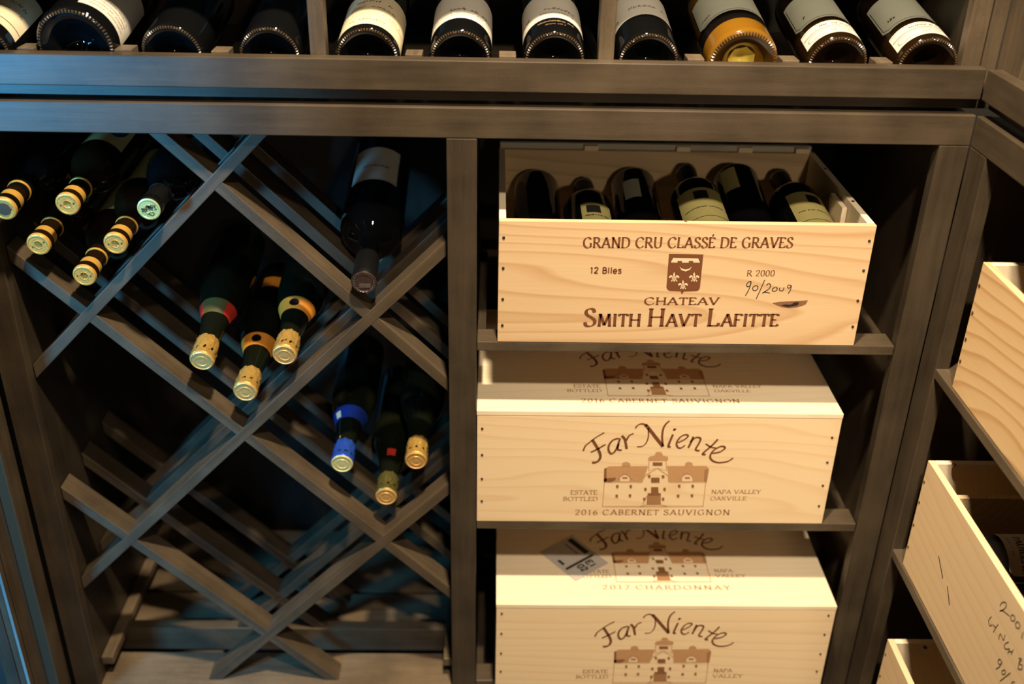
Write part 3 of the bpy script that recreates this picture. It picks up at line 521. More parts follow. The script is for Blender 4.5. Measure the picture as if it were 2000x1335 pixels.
def knurl_ring(par, r, mat):
    m = MB(); n = 66
    for i in range(n):
        t = 2 * PI * i / n; w = 0.62 * PI / n
        for (ra, za, rb, zb) in ((r * .868, -.0003, r * .945, .0014),):
            p = []
            for a in (t - w, t + w):
                p += [(ra * math.cos(a), ra * math.sin(a), za), (rb * math.cos(a), rb * math.sin(a), zb)]
            a = t; rm, zm = (ra + rb) / 2 + .0004, (za + zb) / 2 - .0011
            b0 = len(m.v); m.v += p + [(rm * math.cos(a), rm * math.sin(a), zm)]
            m.f += [(b0, b0 + 1, b0 + 4), (b0 + 1, b0 + 3, b0 + 4), (b0 + 3, b0 + 2, b0 + 4), (b0 + 2, b0, b0 + 4)]
    return m.build('knurled_ring', mat, par)
def top_bottle(x, label, r=0.0385, H=0.30, kind='bordeaux', glass=None, spin=0.0, y=0.0275, z=1.003, lean=0.0):
    ax = Vector((lean, math.cos(TILT), math.sin(TILT)))
    e = bottle_root('wine_bottle', (x, y, z), ax, (0, 0, 1), label, group='bottles lying base out along the display rail', spin=spin)
    glass_body(e, r, H, kind, glass or M_glass)
    knurl_ring(e, r, M_ring)
    MB().lathe([(0.0146, .24 * H / .3), (0.0150, .243 * H / .3), (0.0152, .30 * H / .3), (0.0135, .3015 * H / .3)], 32).build('capsule', M_blackfoil, e)
    return e
# far left, cream label in the corner of the frame
r = 0.0385
b = top_bottle(TOPX[0], 'wine bottle at the far left end of the rail, cream and grey label, base out')
l = label_mesh(b, 'label', r, 0.020, 0.12, -1.5, 1.45, M_cream)
on_label(l, r, [[(-.05, .034), (.055, .034), (.055, .0352), (-.05, .0352)]], M_ink, 'label_rule')
on_label(l, r, scribble(-.03, .045, .060, .006, 12, rn, .0009) + scribble(-.03, .045, .078, .009, 9, rn, .0012), M_ink)
# large bottle
r = 0.0480
b = top_bottle(TOPX[1], 'fat bottle at the left of the rail, label turned to its right flank', r=r, H=0.35, z=1.0115)
l = label_mesh(b, 'label', r, 0.021, 0.13, 0.15, 1.75, M_white, n=30)
on_label(l, r, sum([scribble(.018, .072, .028 + .008 * i, .004, 16, rn, .0006) for i in range(4)], []), M_ink)
label_mesh(b, 'label', r, 0.030, 0.13, -1.9, -1.05, M_white, n=16)
r = 0.0375
b = top_bottle(TOPX[2], 'dark bottle with a narrow tan label edge, third from the left on the rail', glass=M_glass)
l = label_mesh(b, 'label', r, 0.053, 0.075, -1.25, 0.85, M_grey)
on_label(l, r, scribble(-.04, .028, .060, .006, 18, rn, .0012), M_ink)
b = top_bottle(TOPX[3], 'bare dark bottle base just left of the left divider post, no label showing')
label_mesh(b, 'label', 0.0385, 0.13, 0.17, -0.8, 0.8, M_grey)
r = 0.0395
b = top_bottle(TOPX[4], 'bottle just right of the left divider post, cream label down to its base', r=r)
l = label_mesh(b, 'label', r, 0.0105, 0.115, -1.62, 1.62, M_cream, n=36)
on_label(l, r, scribble(-.028, .028, .0235, .0055, 13, rn, .0010) + ribbon([(-.035, .020), (.0, .0178), (.035, .020)], .0004) + ribbon([(-.033, .031), (0, .0325), (.033, .031)], .0004)
         + ribbon([(-.055, .040), (.055, .040)], .0006) + scribble(-.05, .05, .046, .004, 30, rn, .0007) + scribble(-.025, .035, .064, .008, 9, rn, .0012) + scribble(-.02, .03, .082, .01, 6, rn, .0015), M_ink)
r = 0.0385
b = top_bottle(TOPX[5], 'middle bottle between the divider posts, pale label ending above a raised lettered rim', r=r)
l = label_mesh(b, 'label', r, 0.037, 0.13, -1.6, 1.6, M_white, n=36)
on_label(l, r, ribbon([(-.055, .0495), (.055, .0495)], .0007) + scribble(-.045, .045, .054, .004, 26, rn, .0008) + scribble(-.015, .045, .064, .008, 11, rn, .0014), M_ink)
b = top_bottle(TOPX[6], 'bottle just left of the right divider post, gritty crust below its label', r=r)
l = label_mesh(b, 'label', r, 0.043, 0.13, -1.55, 1.5, M_white, n=36)
on_label(l, r, ribbon([(-.055, .048), (.055, .048)], .0004) + scribble(-.018, .03, .058, .005, 14, rn, .0009) + scribble(-.048, -.034, .064, .010, 4, rn, .0012) + scribble(-.012, .03, .070, .008, 8, rn, .0012), M_ink)
on_label(b, r, scribble(-.022, .026, .030, .005, 24, rn, .0012) + scribble(-.012, .014, .021, .004, 12, rn, .0010), simple('dried_wine_crust', (0.22, 0.13, 0.06), 0.5), 'crust', 0.0006)
b = top_bottle(TOPX[7], 'bottle just right of the right divider post, pale label above a plain dark base', r=r)
l = label_mesh(b, 'label', r, 0.060, 0.14, -1.55, 1.15, M_white, n=36)
on_label(l, r, scribble(-.05, -.036, .072, .008, 3, rn, .001) + scribble(-.02, .03, .085, .008, 8, rn, .0012), M_ink)
# the golden one
r = 0.0440
b = top_bottle(TOPX[8] + .002, 'golden amber bottle on the display rail, the only one with a gold base', r=r, glass=M_amber, z=1.003, spin=0)
label_mesh(b, 'wine_shadow_band', r, 0.040, 0.074, -1.75, 1.75, simple('painted_shadow_band', (0.006, 0.004, 0.003), 0.2), n=40)  # shadow between label and amber wine, painted as a dark band
l = label_mesh(b, 'label', r, 0.066, 0.15, -1.35, 1.30, M_sage, n=40, chamfer=0.010, off=.0008)
on_label(l, r, ribbon([(-.05, .0705), (.048, .0705)], .0008) + scribble(-.05, -.035, .080, .006, 4, rn, .001), M_ink, off=.0011)
MB().lathe([(r * .585, .0052), (r * .74, .0008), (r * .85, -.0004)], 64, cap0=False, cap1=False).build('base_annulus', simple('dark_amber_glass', (0.05, 0.022, 0.004), 0.1, coat=.5), b)
MB().lathe([(0.0205, 0.0165), (0.0225, 0.0125), (0.0240, 0.0095), (0.0225, 0.0095), (0.0200, 0.0150)], 40, cap0=False, cap1=False).build('punt_ring', simple('gold_glow_glass', (0.90, 0.62, 0.14), 0.15, coat=0.5), b)  # bright line of light in the base, put into the colour
MB().lathe([(0.0021, 0.0255), (r * .22, 0.0222), (r * .40, 0.0132)], 7, cap1=False).build('punt', simple('gold_reflection_glass', (0.85, 0.55, 0.10), 0.12, coat=0.6, noise=.4, nscale=90), b)  # star of reflections in the base, painted as bright gold facets
# two with white back labels
for i, nm in ((9, 'white boxed label bottle on the rail, right next to the golden bottle'), (10, 'white boxed label bottle at the right end of the rail, beside the corner stile')):
    r = 0.0385
    b = top_bottle(TOPX[i], nm, r=r, glass=M_glass_brown)
    l = label_mesh(b, 'back_label', r, 0.0125, 0.0505, -1.25, 1.45, M_white, n=40)
    q = []
    for s in (.0475, .0350, .0330): q += ribbon([(-r * 1.2, s), (r * 1.4, s)], .0005)
    q += ribbon([(-.036, .017), (.040, .017)], .0005) + ribbon([(-.038, .029), (.042, .029)], .0005) + ribbon([(-.036, .017), (-.041, .020), (-.041, .026), (-.038, .029)], .0006)
    q += scribble(-.006, .018, .024, .003, 8, rn, .0006) + scribble(-.010, .014, .0195, .004, 6, rn, .0007) + scribble(-.032, -.014, .0185, .0012, 7, rn, .0005)
    q += scribble(-.020, .030, .0385, .0055, 20, rn, .0008)
    on_label(l, r, q, M_ink)
    l = label_mesh(b, 'label', r, 0.064, 0.15, -1.30, 1.30, M_sage, n=40, chamfer=0.009)
    on_label(l, r, ribbon([(-.040, .0685), (.042, .0685)], .0007) + ribbon([(-.040, .0685), (-.047, .0765), (-.047, .14)], .0007) + scribble(-.035, -.024, .082, .008, 3, rn, .001), M_ink)
# in the rack along the right wall
e = bottle_root('wine_bottle', (0.6545, -0.0860, 0.998), (math.cos(TILT), 0, math.sin(TILT)), (0, 0, 1), 'dark bottle base at the right edge of the picture, lying in the right wall rack', group=None)
glass_body(e, 0.0385, 0.30, 'bordeaux', M_glass)
MB().lathe([(0.0146, .24), (0.0150, .243), (0.0152, .30), (0.0135, .3015)], 32).build('capsule', M_blackfoil, e)

# bottles in the lattice, necks to the viewer
def bin_bottle(cap, tilt, yaw, r, H, kind, glass, label, name='wine_bottle', group=None, spin=0.0):
    # cap = centre of the capsule's end; axis points from base to neck
    t, w = R(tilt), R(yaw)
    ax = Vector((math.sin(w) * math.cos(t), -math.cos(w) * math.cos(t), -math.sin(t)))
    base = Vector(cap) - ax * H
    e = bottle_root(name, base, ax, (0, 0, 1), label, group=group, spin=spin)
    glass_body(e, r, H, kind, glass, knurl=False, n=64)
    return e
GOLDG = 'gold capsule bottles in the upper left diamond'
def gold_capsule(e, H, disc=M_gold_disc, foil=M_gold, band=True):
    c = MB().lathe([(0.0149, H - .053), (0.0153, H - .052), (0.0153, H - .050), (0.0149, H - .049)], 40).build('capsule_ring', foil, e)
    MB().lathe([(0.0140, H - .049), (0.0141, H - .022)], 40).build('capsule_skirt', M_glass_brown if band else foil, e)
    k = MB().lathe([(0.0141, H - .028), (0.0146, H - .0275), (0.0146, H - .009), (0.0152, H - .0085), (0.0156, H - .007), (0.0156, H - .001), (0.0148, H + .0004)], 48).build('capsule', foil, e)
    d = MB().lathe([(0.0146, H - .002), (0.0147, H + .0006), (0.0128, H + .0012), (0.0122, H + .0004), (0.0062, H + .0005), (0.0056, H + .0010), (0.0048, H + .0004), (0.001, H + .0004)], 48).build('capsule_disc', disc, e)
    for sx in (-0.0088, 0.0088): MB().lathe([(0.0010, H + .0003), (0.0012, H + .0008), (0.0004, H + .0009)], 12).build('foil_hole', M_rust, d, loc=(sx, 0, 0))
def neck_line(e, H, s, r_, mat, nm='neck_band', w=.003):
    MB().lathe([(r_, s), (r_ + .0005, s + .0004), (r_ + .0005, s + w), (r_, s + w + .0004)], 40).build(nm, mat, e)
caps = [((-0.5290, 0.000, 0.8160), 5, 0, 10, 'topmost gold capsule bottle of the four piled in the upper left diamond'),
        ((-0.5790, 0.004, 0.7575), 5, 0, 25, 'gold capsule bottle at the left of the pile, just above the lower left slat'),
        ((-0.4770, 0.002, 0.7610), 5, 0, 5, 'gold capsule bottle at the right of the pile, nearest the steep blue lit slat'),
        ((-0.5265, 0.004, 0.7130), 5, 0, 0, 'lowest gold capsule bottle, resting down in the crossing of the slats')]
for (c, t, w, sp, lab) in caps:
    e = bin_bottle(c, t, w, 0.0337, 0.30, 'bordeaux', M_glass_brown, lab, group=GOLDG, spin=R(sp))
    gold_capsule(e, 0.30)
    label_mesh(e, 'label', 0.0337, 0.06, 0.165, -1.3, 1.3, M_olive, n=20)
e = bin_bottle((-0.5970, -0.030, 0.8200), 6.5, 0, 0.0337, 0.30, 'bordeaux', M_glass, 'gold capsule with a dark centred disc, cut by the left edge of the picture')
gold_capsule(e, 0.30, disc=M_gold_disc, band=True)
MB().lathe([(0.0085, .3008), (0.0086, .3013), (0.0010, .3014)], 32).build('disc_emblem', M_rust, e)
e = bin_bottle((-0.4180, -0.020, 0.8187), 3, 0, 0.0337, 0.30, 'bordeaux', M_glass, 'bottle with a pale green capsule disc marked in ink, right of the gold capsules')
gold_capsule(e, 0.30, disc=M_mint, foil=M_blackfoil, band=False)
q = []
for tx, x0, x1, bs, h in (('20', -.009, -.003, -.0035, .0045), ('01', .003, .009, .0018, .0040)): q += text_quads(tx, x0, x1, bs, h, serif=False, weight=.22)
q += ribbon([(-.002, .006), (.0005, -.002), (.003, .006)], .0010) + ribbon(smooth([(-.003, -.008), (.002, -.004), (.006, -.006), (.003, -.009), (-.001, -.006)]), .0009)
raw_build(flat_mesh(q, lambda p: (p[0], p[1], 0.3016)), 'ink_marking', M_marker, e)
# dark glimpse of one more bottle at the back of that pile
e = bin_bottle((-0.4800, 0.09, 0.8930), 0, 0, 0.0337, 0.30, 'bordeaux', M_glass, 'dark bottle lying on top at the back of the gold capsule pile')
gold_capsule(e, 0.30, disc=M_void, foil=M_void, band=False)

def champagne(cap, tilt, yaw, foil, disc, collar, lab, opening=True, group=None, r=0.037, seal=None):
    H = 0.30
    e = bin_bottle(cap, tilt, yaw, r, H, 'burgundy', M_glass_green, lab, name='champagne_bottle', group=group)
    rg = random.Random(hash(lab) % 1000 if False else len(lab))
    ph = [rg.uniform(0, 6) for _ in range(6)]
    def mod(i, a, rr, z):
        t = 2 * PI * a / 60
        k = 0.0 if i >= 8 else 1.0
        return rr + k * (0.0006 * math.sin(9 * t + ph[i % 6]) + 0.0004 * math.sin(17 * t + ph[(i + 2) % 6] + i)), z + k * 0.0005 * math.sin(7 * t + ph[i % 6])
    MB().lathe([(0.0150, H - .040), (0.0158, H - .038), (0.0162, H - .032), (0.0168, H - .026), (0.0158, H - .021), (0.0172, H - .016), (0.0164, H - .011), (0.0170, H - .007), (0.0175, H - .004), (0.0174, H + .001), (0.0160, H + .0025)], 60, mod).build('foil', foil, e)
    MB().lathe([(0.0165, H + .001), (0.0163, H + .0030), (0.0148, H + .0040), (0.0138, H + .0030), (0.0090, H + .0032), (0.0084, H + .0039), (0.0076, H + .0032), (0.001, H + .0036)], 40).build('foil_disc', disc, e)
    rf = lambda s: prof_r(r, H, 'burgundy', s)
    if collar is not None:
        l = label_mesh(e, 'collar_label', 0.030, 0.192, 0.214, -1.75, 1.75, collar, rf=rf, n=36)
        if opening:
            m = MB(); n = 20
            for i in range(n):
                t = 2 * PI * i / n; s = 0.2035 + 0.0062 * math.sin(t); a = 0.30 * math.cos(t); rr = rf(s) + .0012
                m.v.append((-rr * math.sin(a), rr * math.cos(a), s))
            m.f.append(tuple(range(n))); m.build('collar_medallion', M_blackfoil, l)
    return e
CG = 'champagne bottles in the middle diamond'
e = champagne((-0.3850, 0.006, 0.5850), 11, 0, M_champ, M_champ_disc, M_red, 'gold foiled champagne bottle with a red collar, left of the middle diamond', opening=False, group=CG)
l = label_mesh(e, 'collar_shield', 0.030, 0.192, 0.216, -0.7, 0.7, simple('olive_green_paper', (0.075, 0.065, 0.014), 0.5), rf=lambda s: prof_r(.037, .30, 'burgundy', s), off=.0012)
e = champagne((-0.3300, 0.008, 0.5340), 7, 0, M_champ, M_champ_disc, M_orange, 'gold foiled champagne bottle with an orange collar, lowest in the middle diamond', group=CG)
label_mesh(e, 'label', 0.037, 0.050, 0.078, -0.40, 0.40, M_orange, n=12)
champagne((-0.2690, 0.008, 0.5945), 7, 0, M_champ, M_champ_disc, M_orange, 'gold foiled champagne bottle with an orange collar, right hand one of the middle diamond', group=CG)
SG = 'sparkling bottles in the lower right diamond'
e = champagne((-0.2030, 0.030, 0.3960), 6, 0, M_bluefoil, simple('yellow_foil_disc', (0.75, 0.68, 0.28), 0.4, metal=0.3, noise=.3, nscale=300), M_blue, 'blue foiled sparkling bottle in the lower right diamond', opening=False, group=SG)
label_mesh(e, 'collar_shield', 0.030, 0.200, 0.212, 0.55, 0.95, M_cream, rf=lambda s: prof_r(.037, .30, 'burgundy', s), off=.0012, n=8)
raw_build(flat_mesh(scribble(.222, .258, .0, .004, 12, rn, .0012), lambda p: (-.0150 * math.sin(.45 + p[1] / .015), .0150 * math.cos(.45 + p[1] / .015), p[0])), 'gold_lettering', M_gold, e)
e = champagne((-0.1395, 0.036, 0.3310), 6, 0, M_greenfoil, M_champ_disc, None, 'olive gold foiled sparkling bottle, lowest in the lower right diamond', group=SG)
label_mesh(e, 'red_seal', 0.022, 0.212, 0.226, -0.45, 0.25, M_red, rf=lambda s: prof_r(.037, .30, 'burgundy', s), n=10)
champagne((-0.0915, 0.034, 0.4000), 6, 0, M_champ, M_champ_disc, None, 'gold foiled sparkling bottle close to the centre post', group=SG)
# the magnum
e = bin_bottle((-0.1530, 0.010, 0.7060), 10, 1, 0.0460, 0.36, 'bordeaux', M_glass, 'big dark magnum with an embossed black capsule, alone in its diamond', name='magnum_bottle')
k = .36
MB().lathe([(0.0150, k - .060), (0.0165, k - .058), (0.0168, k - .012), (0.0178, k - .011), (0.0180, k - .001), (0.0170, k + .0006)], 48).build('capsule', M_blackfoil, e)
MB().lathe([(0.0172, k - .002), (0.0171, k + .0012), (0.0158, k + .0018), (0.0150, k + .0009), (0.0012, k + .0012)], 48).build('capsule_disc', M_blackdisc, e)
m = MB()
for i in range(30):
    t = 2 * PI * i / 30; cx_, cy_ = .0137 * math.cos(t), .0137 * math.sin(t); h = .00055
    m.prism([(cx_ + h * math.cos(q * PI / 3), cy_ + h * math.sin(q * PI / 3)) for q in range(6)], k + .0008, k + .0016, 'z')
for ix in range(-4, 5):
    for iy in range(-2, 2):
        cx_, cy_ = .0005 + ix * .0017 + (iy % 2) * .0008, -.0045 + iy * .0017
        if cx_ ** 2 + cy_ ** 2 < .0115 ** 2: m.prism([(cx_ + .0006 * math.cos(q * PI / 3), cy_ + .0006 * math.sin(q * PI / 3)) for q in range(6)], k + .0008, k + .0017, 'z')
m.build('embossed_beads', simple('bright_pewter', (0.55, 0.5, 0.45), 0.3, metal=0.8), e)
l = label_mesh(e, 'label', 0.046, 0.06, 0.160, -0.80, 0.80, M_white, n=30)
on_label(l, 0.046, ribbon([(-.036, .09), (-.036, .157), (.036, .157)], .0008) + scribble(-.02, .02, .115, .008, 10, rn, .0012), M_ink)

# ------------------------------------------------------------------ wooden wine boxes
def nail(par, p, axis, mat=M_steel, r=0.0016, n=10):
    m = MB(); m.lathe([(r, -0.0006), (r, 0.0007), (r * .5, 0.0010)], n)
    rot = {'y': (R(90), 0, 0), 'x': (0, R(-90), 0), 'z': (0, 0, 0)}[axis]
    return m.build('nail', mat, par, loc=p, rot=rot)
def box_crate(loc, w, d, h, label, mat, mat_in, mat_top, rotz=0.0, t=0.0095, lid=0.0, group=None, dark=None):
    e = empty('wine_box', loc, label, 'box', group); e.rotation_euler = (0, 0, rotz)
    hh = h - lid
    bx(0, w, 0, t, 0, hh).build('front_panel', mat, e, 0.0007)
    bx(0, w, d - t, d, 0, hh).build('back_panel', mat_in, e, 0.0007)
    bx(0, t, t + .0002, d - t - .0002, 0.0002, hh).build('side_panel', mat_top, e, 0.0007)
    bx(w - t, w, t + .0002, d - t - .0002, 0.0002, hh).build('side_panel', mat_top, e, 0.0007)
    bx(t, w - t, t + .0002, d - t - .0002, 0.0, t).build('bottom_panel', mat_in, e)
    if lid: bx(-.0006, w + .0006, -.0004, d, hh + .0004, h).build('lid', mat_top, e, 0.0009)
    return e
def ink(par, polys, mat, name, dy=-0.00025):
    return raw_build(flat_mesh(polys, lambda p: (p[0], dy, p[1])), name, mat, par)
# --- the open box on the top shelf
P1 = pine('pine_red_grain', (0.72, 0.52, 0.30), (0.49, 0.26, 0.11), (-0.008, 0.3, -0.083), rings=30, squash=0.13)
PIN = pine('pine_inside', (0.66, 0.48, 0.28), (0.42, 0.27, 0.13), (-0.2, .1, -.3), rings=20)
PTOP = pine('pine_pale_edge', (0.86, 0.73, 0.52), (0.74, 0.55, 0.34), (-0.3, .2, -.1), rings=20, contrast=.6)
c1 = box_crate((0.029, 0.0005, 0.6215), 0.4985, 0.312, 0.1795, 'open pine wine box with a brown shield crest, bottles inside, top shelf', P1, PIN, PTOP)
# rebated corners of the front and their nails
for x, zs in ((0.0065, (.156, .112, .066, .026)), (0.4920, (.158, .115, .070, .030))):
    for z in zs: nail(c1, (x, -0.0003, z), 'y', M_steel, 0.0019)
nail(c1, (0.2460, 0.0047, 0.1795), 'z', M_bead, 0.0024)
T = ART['T']
def tx(key, txt, **k):
    a = T[key]; return text_quads(txt, a[0], a[1], a[2], a[3], a[4], **k)
q = tx('grand', 'GRAND CRU CLASS\u00c9 DE GRAVES', weight=.155) + tx('chat', 'CHATEAV', weight=.21) + tx('r2000', 'R 2000', weight=.13)
s = 'SMITH HAVT LAFITTE'
q += tx('smith', s, weight=.155, small={i for i, c in enumerate(s) if i not in (0, 6, 11)})
q += tx('blles', '12 Blles', weight=.17, serif=False)
ink(c1, q, M_brand, 'printed_lettering')
sh = ink(c1, ART['sm_shield'], M_brand, 'shield_crest')
raw_build(flat_mesh(ART['sm_cut'] + ART['sm_fleur'], lambda p: (p[0], -0.00045, p[1])), 'crest_device', M_pale, sh)
q = []
for st in ART['hand1']: q += ribbon(smooth(st, 5), .0011)
ink(c1, q, M_marker, 'handwriting')
kn = ink(c1, ART['sm_knot'], simple('brown_bark', (0.22, 0.10, 0.045), 0.8, noise=.5, nscale=300), 'knot_hole')
raw_build(flat_mesh(ART['sm_knotblack'], lambda p: (p[0], -0.0004, p[1])), 'knot_void', M_ink, kn)
# inner divider stub, slid-back lid with battens
bx(0.4805, 0.4875, 0.090, 0.150, 0.12, 0.1700).build('divider', PTOP, c1, 0.0006)
lidp = bx(0.002, 0.494, 0.3125, 0.3215, 0.095, 0.188).build('lid', pine('pine_grey_back', (0.50, 0.48, 0.38), (0.36, 0.30, 0.20), (.1, .2, -.2), rings=14), c1, 0.0007)
for x in (0.145, 0.290, 0.388, 0.478): bx(x - .011, x + .011, 0.3040, 0.3122, 0.130, 0.187).build('batten', PTOP, lidp, 0.0006)
for x, y in ((0.4935, 0.090), (0.4935, 0.2300)): nail(c1, (x, y, 0.1800), 'z', M_rust, 0.0022)
# bottles inside: bases at the back, tilted down to the front
def box_bottle(base, ylen, tilt, lab, labels, H=0.27, r=0.0375, up=(0, 0, 1), spin=0.0, badge=True):
    s = 1 if ylen > 0 else -1
    e = bottle_root('wine_bottle', base, (0.0, s * math.cos(R(tilt)), math.sin(R(tilt))), up, lab, group='bottles in the open box on the top shelf', spin=spin)
    glass_body(e, r, H, 'bordeaux', M_glass, n=64)
    k = H / .30
    MB().lathe([(0.0146, .24 * k), (0.0150, .243 * k), (0.0152, .2995 * k), (0.0135, .3005 * k)], 24).build('capsule', M_blackfoil, e)
    for (s0, s1, a0, a1, mat) in labels:
        l = label_mesh(e, 'label', r, s0, s1, a0, a1, mat, n=20)
        if s1 - s0 > .06:
            on_label(l, r, ribbon([(r * a0, s0 + .020), (r * a1, s0 + .020)], .0012) + scribble(r * a0 * .8, r * a1 * .8, s0 + .046, .004, 22, rn, .0012), M_ink)
            on_label(l, r, [[(-.009, s1 - .034), (.011, s1 - .034), (.011, s1 - .010), (-.009, s1 - .010)]], M_ink, 'label_badge', .0009)
    return e
BF = [((0.470, 0.018, 0.7395), 6, 'bottle at the right of the open box with an olive label and dark badge', [(0.035, 0.141, -0.95, 0.95, M_olive)], 0.25),
      ((0.322, 0.018, 0.7420), 7, 'bottle in the middle of the open box with an olive label and dark badge', [(0.035, 0.141, -0.95, 0.95, M_olive)], -0.15),
      ((0.163, 0.018, 0.7300), 4, 'second bottle from the left in the open box, olive label just above the front board', [(0.035, 0.125, -0.45, 0.75, M_olive)], 0.0)]
for p, tl, lab, lbs, sp in BF: box_bottle(p, 1, tl, lab, lbs, spin=sp)
BB = [((0.397, 0.270, 0.766), -13, 'raised bottle second from the right in the open box, base up, narrow olive label stripe', [(0.014, 0.070, 0.25, 0.95, M_olive)]),
      ((0.240, 0.285, 0.752), -12, 'raised bottle left of the middle in the open box with a small green label patch', [(0.040, 0.090, -0.05, 0.65, M_sage)]),
      ((0.088, 0.285, 0.746), -12, 'leftmost dark bottle in the open box, no label visible', [])]
for p, tl, lab, lbs in BB: box_bottle(p, -1, tl, lab, lbs, H=0.245, r=0.0355)

# --- two boxes with the winery drawing
def winery_print(par, f, full=True):
    # f maps panel (x, z) to the surface
    q = []
    DOT = ART['far'][12][1][0]
    for w, st in ART['far']: q += ribbon(smooth(st, 6), .0046 * w, R(40), .62)
    q.append([(DOT[0] + .0021 * math.cos(k * PI / 5), DOT[1] + .0021 * math.sin(k * PI / 5)) for k in range(10)])
    o = raw_build(flat_mesh(q, lambda p: f(p, 0)), 'printed_name', M_brand, par)
    h = raw_build(flat_mesh(ART['house_roof'], lambda p: f(p, 0)), 'printed_house', M_print_mid, par)
    for g in ART['house_light']: raw_build(flat_mesh([g], lambda p: f(p, 1)), 'house_gable', M_pale, h)
    for g in ART['house_mid']: raw_build(flat_mesh([g], lambda p: f(p, 2)), 'house_shading', M_brand_soft, h)
    ql = []
    for st in ART['house_line']: ql += ribbon(st, .0011)
    raw_build(flat_mesh(ql, lambda p: f(p, 3)), 'house_outline', M_print_mid, h)
    raw_build(flat_mesh(ART['house_dark'], lambda p: f(p, 4)), 'house_windows', M_print_dark, h)
def winery_text(par, f, est=True, year='2016', grape='CABERNET SAUVIGNON', oak=True, skip=''):
    q = tx('estate', 'ESTATE', weight=.15) + tx('bottled', 'BOTTLED', weight=.15)
    if oak: q += tx('napa', 'NAPA VALLEY', weight=.15) + tx('oak', 'OAKVILLE', weight=.15)
    else:
        a = T['napa']; b_ = T['oak']
        q += text_quads('NAPA', a[0], a[0] + .030, a[2], a[3] + .0008, .0004, weight=.15) + text_quads('VALLEY', b_[0], b_[0] + .049, b_[2], b_[3] + .0008, .0004, weight=.15)
    a = T['cab']
    if grape == 'CHARDONNAY': q += text_quads(year + ' ' + grape, .167, .372, a[2], a[3], .001, weight=.17, gap=.30)
    else: q += text_quads(year + ' ' + grape, a[0], a[1], a[2], a[3], a[4], weight=.17, gap=.22)
    raw_build(flat_mesh(q, lambda p: f(p, 0)), 'printed_lettering', M_brand_soft, par)
P2 = pine('pine_honey', (0.84, 0.65, 0.40), (0.70, 0.46, 0.24), (-0.025, 0.25, -0.085), rings=30, squash=0.16, contrast=.8)
P3 = pine('pine_honey_straight', (0.86, 0.67, 0.42), (0.72, 0.48, 0.26), (-0.1, 0.3, -0.32), rings=24, squash=0.10, contrast=.8)
PLID = pine('pine_lid', (0.86, 0.72, 0.50), (0.74, 0.54, 0.33), (-0.3, .15, -.2), rings=16, squash=.1, contrast=.6)
c2 = box_crate((0.0012, 0.0005, 0.3105), 0.5310, 0.33, 0.1985, 'lidded pine wine box printed 2016 with a house drawing, on the middle shelf', P2, PIN, PLID, lid=0.0085)
fr = lambda p, k: (p[0], -0.00025 - .00012 * k, p[1])
winery_print(c2, fr); winery_text(c2, fr)
KY = 1.0
def lid2(p, k): return (0.004 + p[0] * 0.99, 0.010 + p[1] * 1.12, 0.1987 + .00012 * k)
winery_print(c2, lid2); winery_text(c2, lid2)
for x, zs in ((0.0075, (.168, .122, .079, .038)), (0.5210, (.158, .114, .072, .034))):
    for z in zs: nail(c2, (x, -0.0002, z), 'y', M_rust, 0.0019)
c3 = box_crate((0.0330, -0.0355, -0.0235), 0.5345, 0.33, 0.2005, 'lidded pine wine box with a packing sticker on its lid, bottom shelf', P3, PIN, PLID, lid=0.0085)
zo = 0.0035
f3 = lambda p, k: (p[0] + .001, -0.00025 - .00012 * k, p[1] + zo)
winery_print(c3, f3); winery_text(c3, f3, year='2017', grape='CHARDONNAY', oak=False)
def lid3(p, k): return (0.002 + p[0], 0.022 + p[1] * 1.02, 0.2007 + .00012 * k)
winery_print(c3, lid3); winery_text(c3, lid3, year='2017', grape='CHARDONNAY', oak=False)
for x, zs in ((0.0085, (.182, .140, .098, .058)), (0.5240, (.182, .142, .100, .062))):
    for z in zs: nail(c3, (x, -0.0002, z), 'y', M_rust, 0.0018)
# packing sticker
st = empty('packing_sticker', (0.128, 0.112, 0.2014)); st.parent = c3; st.rotation_euler = (0, 0, R(-52))
bx(-.045, .045, -.036, .036, 0, .0003).build('film', M_plastic, st)
q = [[(-.04, .020), (.005, .020), (.005, .030), (-.04, .030)], [(.012, -.03), (.017, -.03), (.017, .03), (.012, .03)]]
q += scribble(-.035, .0, .008, .006, 8, rn, .0014) + text_quads('02', .020, .036, -.012, .012, serif=False, weight=.2) + text_quads('EI', .020, .036, .006, .012, serif=False, weight=.2) + [[(-.01, -.028), (.004, -.028), (.004, -.023), (-.01, -.023)]]
raw_build(flat_mesh(q, lambda p: (p[0], p[1], .0005)), 'sticker_print', M_ink, st)

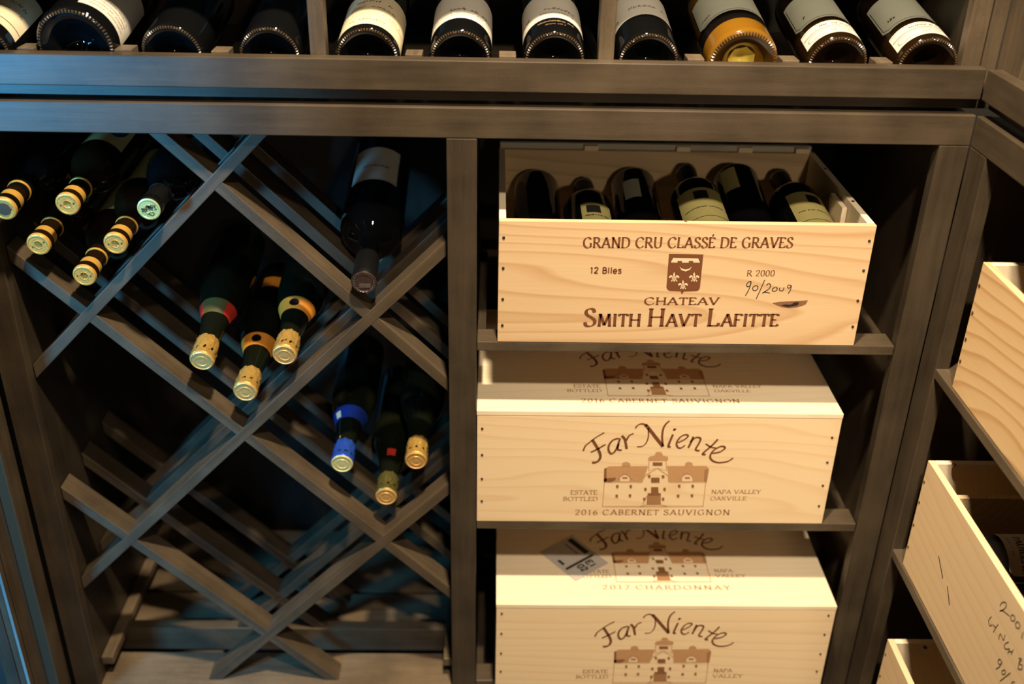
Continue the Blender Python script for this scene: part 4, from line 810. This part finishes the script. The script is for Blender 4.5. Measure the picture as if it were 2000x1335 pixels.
# --- open boxes along the right wall (front boards face the room)
PR1 = pine('pine_wide_grain', (0.86, 0.62, 0.33), (0.52, 0.26, 0.09), (-0.20, .2, 0.06), rings=16, squash=0.30, contrast=1.2)
PR2 = pine('pine_plain', (0.80, 0.60, 0.36), (0.66, 0.43, 0.22), (-0.2, .3, -.35), rings=18, squash=.12, contrast=.7)
def right_crate(y, z, h, lab, mat, w=0.50):
    e = box_crate((0.630, y, z), w, 0.30, h, lab, mat, PIN, PTOP, rotz=R(-90), group=None)
    return e
r1 = right_crate(-0.0975, 0.6140, 0.1795, 'pine wine box with bold wavy grain on the top shelf of the right cabinet', PR1)
for z in (.150, .112, .074, .042): nail(r1, (0.006, -0.0002, z), 'y', M_rust, 0.0021)
r2 = right_crate(-0.0830, 0.3035, 0.1835, 'open pine wine box with marker handwriting, right cabinet middle shelf', PR2)
for z in (.150, .115, .075, .035): nail(r2, (0.005, -0.0002, z), 'y', M_rust, 0.0018)
q = []
for s_ in ART['hand2']: q += ribbon(smooth(s_, 5), .0013)
ink(r2, q, M_marker, 'handwriting')
m = MB()
for (x0, z0, x1, z1) in ((.092, .090, .117, .072), (.133, .073, .150, .055)): m.v += [(x0, -.0003, z0), (x1, -.0003, z1), (x1 + .001, -.0003, z1 + .0022), (x0 + .001, -.0003, z0 + .0015)]; b_ = len(m.v) - 4; m.f.append((b_, b_ + 1, b_ + 2, b_ + 3))
raw_build(m, 'split', M_ink, r2)
bx(0.055, 0.063, 0.0100, 0.290, 0.060, 0.165).build('divider', PIN, r2, 0.0006)
nail(r2, (0.014, 0.03, 0.186), 'z', M_rust, 0.0030)
r3 = right_crate(-0.0945, -0.0095, 0.1760, 'open pine wine box low in the right cabinet, below the handwritten one', PR2)
for z in (.150, .105): nail(r3, (0.006, -0.0002, z), 'y', M_rust, 0.0018)
nail(r3, (0.020, 0.05, 0.178), 'z', M_steel, 0.0030)
# bottle lying in the middle right box, its label up
for bx_, by_, bz_, lab in ((0.6420, -0.2360, 0.4305, 'bottle with a grey white printed label lying in the open box with handwriting'), (0.6420, -0.2360, 0.3530, 'dark bottle underneath the labelled one in the open box with handwriting')):
    e = bottle_root('wine_bottle', (bx_, by_, bz_), (1, 0, 0), (0, 0, 1), lab)
    glass_body(e, 0.0385, 0.25, 'bordeaux', M_glass, n=64)
    MB().lathe([(0.0146, .205), (0.0150, .207), (0.0152, .2495), (0.0135, .2505)], 24).build('capsule', M_blackfoil, e)
    l = label_mesh(e, 'label', 0.0385, 0.030, 0.150, -1.15, 1.25, M_grey, n=30, chamfer=0.006)
    on_label(l, 0.0385, text_quads('PAUILLAC', -.008, .045, .046, .009, weight=.16) + scribble(-.034, .034, .036, .004, 20, rn, .0007) + scribble(-.034, .034, .066, .004, 20, rn, .0007) + ribbon([(-.045, .158), (.045, .158)], .0005), M_ink)
